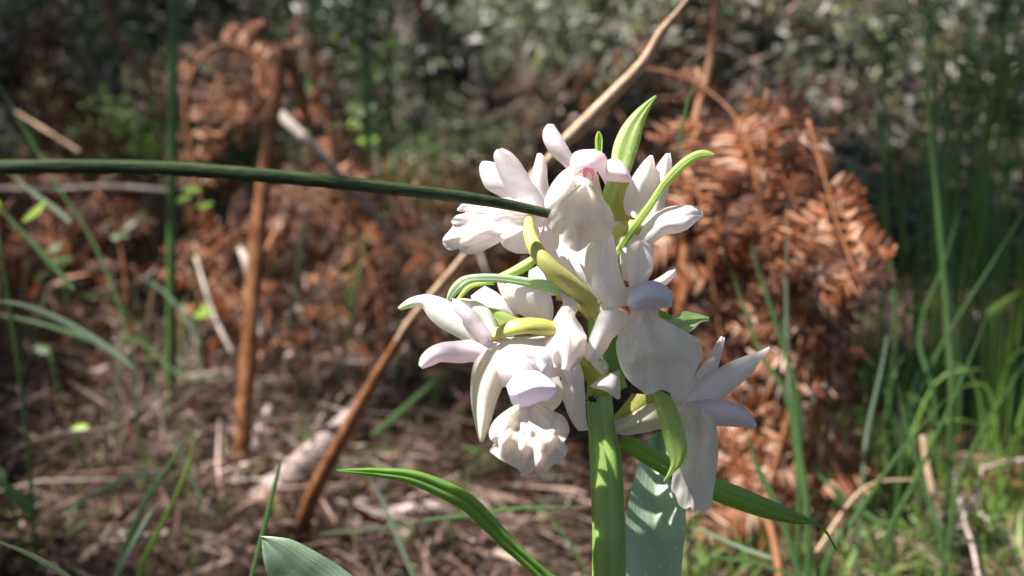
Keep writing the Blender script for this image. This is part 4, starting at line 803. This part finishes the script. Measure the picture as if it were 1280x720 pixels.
# D middle
flower('middle flower facing right with broad pale lip', [(746, 400, 1, 7), (758, 385, -1, 8), (775, 372, -3, 9), (792, 370, -5, 11), (804, 382, -6, 12), (808, 400, -6, 12)], 'petal_cream', [
    ('sepal', 'petal', [(748, 284, 759, 282), (738, 300, 768, 299), (732, 318, 771, 318), (731, 338, 775, 338), (735, 358, 781, 356), (745, 372, 786, 370), (758, 384, 790, 382)], dict(d=[-3, -6, -7, -7, -6], cup=[1, 2.2, 2.6, 2.4, 1.5])),
    ('sepal', 'petal', [(766, 276, 782, 278), (769, 298, 790, 303), (773, 320, 790, 325), (779, 350, 790, 352)], dict(d=[1, 0, -1], cup=1.4)),
    ('sepal', 'petal', [(796, 301, 804, 300), (785, 309, 815, 309), (782, 322, 817, 322), (783, 338, 816, 338), (786, 354, 808, 354), (789, 368, 802, 369)], dict(d=[-4, -3, -3, -4], cup=-2.2)),
    ('petal', 'petal', [(845, 333, 847, 337), (838, 337, 842, 347), (826, 345, 832, 357), (812, 353, 816, 369), (798, 362, 803, 378)], dict(d=[1, 0, -1], cup=1)),
    ('hood', 'petal_lilac', [(783, 376, 787, 387), (789, 362, 795, 389), (802, 353, 808, 388), (818, 351, 822, 386), (832, 357, 834, 385), (841, 367, 840, 383)], dict(d=[-8, -10.5, -11, -10, -7], cup=[1.5, 4, 4.6, 4, 2], nu=17)),
    ('sepal', 'petal', [(762, 382, 788, 394), (750, 391, 784, 413), (744, 404, 768, 421), (736, 424, 759, 436), (730, 443, 748, 450), (733, 452, 739, 454)], dict(d=[-5, -7, -6, -3], cup=[2.4, 2.4, 1.8, 1])),
    ('column', 'petal_cream', [(789, 384, 822, 384), (787, 396, 824, 396), (790, 408, 822, 408), (796, 416, 816, 416)], dict(d=[-7, -8.5, -8.5, -8], cup=3, nv=16)),
    ('lip', 'petal_lip', 'FAN', dict(outline=[(791,396),(781,408),(772,421),(770,436),(774,453),(779,466),(788,478),(798,486),(808,493),(816,492),(826,487),(838,491),(850,491),(860,482),(868,468),(874,455),(878,442),(876,431),(868,421),(856,415),(845,410),(834,404),(822,396)], base=(807,386), d=(-8,-10.5,-9), ruf=.8, rf=5, bump=.7, knobs=[(822,440,13,1.3),(795,445,12,.7)]))])
# E lower right
flower('lower right flower in shade with drooping lip', [(758, 545, 2, 5), (785, 530, 2, 7), (815, 520, 1, 9), (845, 514, 0, 11), (868, 516, -2, 12), (880, 524, -2, 11)], 'petal_cream', [
    ('sepal', 'petal', [(901, 420, 906, 422), (892, 434, 903, 440), (883, 448, 899, 456), (872, 463, 895, 476), (862, 479, 888, 493), (850, 498, 882, 508)], dict(d=[3, 2, 0], cup=1.4)),
    ('sepal', 'petal', [(961, 433, 963, 437), (944, 441, 950, 452), (928, 446, 942, 464), (907, 455, 928, 478), (888, 467, 911, 492), (870, 481, 894, 504), (852, 496, 876, 514)], dict(d=[0, -1, -2, -2], cup=2.0, keel=.5)),
    ('petal', 'petal_pink', [(852, 498, 853, 530), (880, 499, 882, 532), (905, 500, 905, 533), (925, 506, 922, 534), (938, 516, 937, 535), (946, 530, 945, 537)], dict(d=[-2, -4, -3, 1], cup=[1, 2.6, 2.6, 1])),
    ('sepal', 'petal_cream', [(858, 503, 858, 532), (840, 503, 842, 534), (820, 503, 822, 537), (800, 508, 805, 541), (780, 518, 781, 544), (766, 526, 768, 540), (762, 531, 763, 534)], dict(d=[0, 1, 2, 2], cup=2)),
    ('petal', 'petal', [(840, 478, 870, 470), (838, 492, 880, 488), (842, 508, 888, 505), (850, 520, 890, 520)], dict(d=[0, -1, -2], cup=2)),
    ('lip', 'petal_lip', 'FAN', dict(outline=[(852,520),(849,540),(846,560),(842,580),(840,600),(839,612),(845,620),(848,630),(856,636),(863,634),(868,640),(876,636),(881,639),(888,634),(891,620),(894,600),(897,580),(898,560),(897,540),(892,520)], base=(872,508), d=(-2,-6,-5), ruf=.35, rf=3, bump=.3, bulge=1.5))])
# F lower left
flower('large lower left flower with lilac hood and ruffled lip', [(612, 424, -3, 5), (628, 415, -8, 8), (648, 409, -9, 9.5), (668, 408, -8, 10), (688, 412, -6, 10), (712, 425, -3, 9), (738, 440, 0, 8)], 'ovary', [
    ('sepal', 'petal_green', [(497, 384, 500, 388), (511, 373, 514, 385), (530, 368, 527, 385), (546, 370, 536, 397), (562, 376, 549, 409), (580, 387, 565, 418), (598, 404, 587, 430), (616, 420, 604, 440)], dict(d=[-3, -6, -7, -7], cup=1.6, nv=40)),
    ('petal', 'petal_pink', [(562, 373, 567, 373), (574, 375, 565, 385), (590, 387, 577, 399), (602, 401, 590, 414), (616, 418, 604, 432)], dict(d=[-9, -10, -9], cup=1.0)),
    ('petal', 'petal_green', [(572, 372, 567, 375), (593, 375, 582, 389), (609, 384, 598, 401), (618, 397, 606, 413), (624, 412, 610, 424)], dict(d=[-7, -7, -7], cup=1.2)),
    ('sepal', 'petal_pink', [(523, 456, 528, 461), (526, 445, 541, 457), (537, 434, 550, 453), (553, 428, 560, 453), (572, 426, 575, 454), (592, 424, 593, 453), (615, 424, 616, 458)], dict(d=[-9, -9, -9, -8], cup=[1, 2, 2.4, 1.5])),
    ('sepal', 'petal', [(598, 424, 694, 418), (593, 436, 702, 432), (594, 450, 704, 448), (602, 466, 702, 466), (622, 484, 696, 484)], dict(d=[-6, -10, -12, -12, -11], cup=[3, 5, 6, 6, 4], nu=21, bump=.5)),
    ('petal', 'petal_cream', [(604, 436, 646, 440), (592, 455, 640, 456), (588, 480, 630, 480), (589, 505, 621, 502), (593, 528, 614, 526), (597, 546, 607, 546), (600, 553, 604, 553)], dict(d=[-10, -11, -11, -9], cup=[2, 3, 3, 1.5])),
    ('petal', 'petal', [(690, 452, 724, 452), (701, 470, 729, 467), (701, 490, 731, 487), (707, 510, 732, 507), (714, 526, 733, 524), (723, 539, 736, 538)], dict(d=[-8, -7, -5, -3], cup=[1.5, 2, 1.6, .6])),
    ('petal', 'petal_lilac', [(655, 441, 659, 448), (664, 437, 668, 451), (675, 442, 671, 458), (684, 455, 676, 465)], dict(d=[-14, -15, -15], cup=1.4)),
    ('hood', 'petal_lilac', [(633, 482, 639, 504), (640, 472, 649, 512), (652, 465, 661, 509), (668, 463, 675, 503), (683, 469, 687, 499), (694, 478, 695, 490)], dict(d=[-13, -17, -18.5, -18, -16], cup=[2, 5, 6, 5, 3], keel=-1.2, nu=19)),
    ('column', 'petal_cream', [(640, 488, 698, 470), (640, 500, 704, 486), (648, 512, 702, 502), (660, 520, 690, 515)], dict(d=[-12, -13, -13, -12], cup=3, nv=18)),
    ('lip', 'petal_lip', 'FAN', dict(outline=[(640,508),(628,516),(621,522),(615,530),(611,540),(613,549),(618,555),(612,563),(617,568),(626,575),(637,581),(649,588),(652,595),(660,593),(668,589),(676,595),(684,589),(692,581),(703,575),(708,567),(709,559),(705,554),(709,546),(712,538),(709,527),(703,519),(692,514),(682,508)], base=(660,502), d=(-12,-15.5,-14), ruf=1.3, rf=5, bump=.7, nr=30, na=130, knobs=[(688,552,11,2.4),(631,548,10,1.8),(655,560,8,1.2),(626,530,6,1.0),(676,575,9,1.2),(645,535,6,-1.4),(668,545,5,-1.0)]))])
# G behind, left middle
flower('partly hidden flower between the left flowers', [(744, 400, 1, 6), (730, 385, 2, 7), (712, 372, 2, 7), (696, 368, 2, 7)], 'ovary', [
    ('petal', 'petal', [(588, 370, 606, 357), (594, 382, 622, 366), (607, 391, 636, 378), (625, 398, 650, 392)], dict(d=[0, -2, -1], cup=1.6)),
    ('petal', 'petal', [(621, 352, 627, 350), (624, 363, 652, 352), (632, 377, 682, 357), (645, 390, 690, 374), (665, 400, 692, 390), (680, 407, 690, 403)], dict(d=[-3, -4, -3, -1], cup=2, ruf=.5, nu=17)),
    ('sepal', 'petal', [(661, 338, 680, 328), (661, 350, 696, 343), (670, 362, 708, 358), (686, 370, 712, 368)], dict(d=[1, 0, 1], cup=1.5)),
    ('petal', 'petal', [(697, 364, 712, 368), (703, 378, 724, 383), (697, 391, 719, 395), (688, 406, 728, 408), (682, 422, 733, 424), (682, 441, 728, 446), (688, 458, 716, 464)], dict(d=[-3, -5, -7, -9, -9], cup=[1, 1.6, 2.0, 2.2, 1.6], ruf=1.3, rag=.09, lobes=.15, nu=21, bump=.7)),
    ('sepal', 'petal', [(737, 482, 741, 485), (752, 473, 757, 489), (765, 466, 771, 499), (774, 462, 776, 497)], dict(d=[-5, -5, -3], cup=.8, nv=16, nu=9)),
    ('sepal', 'petal_cream', [(738, 452, 756, 450), (742, 461, 761, 458), (750, 468, 759, 467)], dict(d=-4.5, cup=.8, nv=12, nu=9))])
# tiny black insect on the stem
ip = PM(740, 499, -2.9)
ins = empty('small_insect', ip, 'tiny black insect sitting on the green orchid stem', 'insect')
mb = MB(); mb.add(*tube([ip + Vector((-.0006, 0, .0003)), ip, ip + Vector((.0007, 0, -.0003))], [.00025, .0005, .0002], 8, n=9)); mb.build('body', M['black'], ins, ip)
for k in range(6):
    a = k / 6 * 6.28 + .3; mb = MB(); mb.add(*tube([ip, ip + Vector((math.cos(a) * .0006, -.0001, math.sin(a) * .0006)), ip + Vector((math.cos(a) * .0010, .0003, math.sin(a) * .0010))], [.00008] * 3, 4, n=5)); mb.build('leg', M['black'], ins, ip)
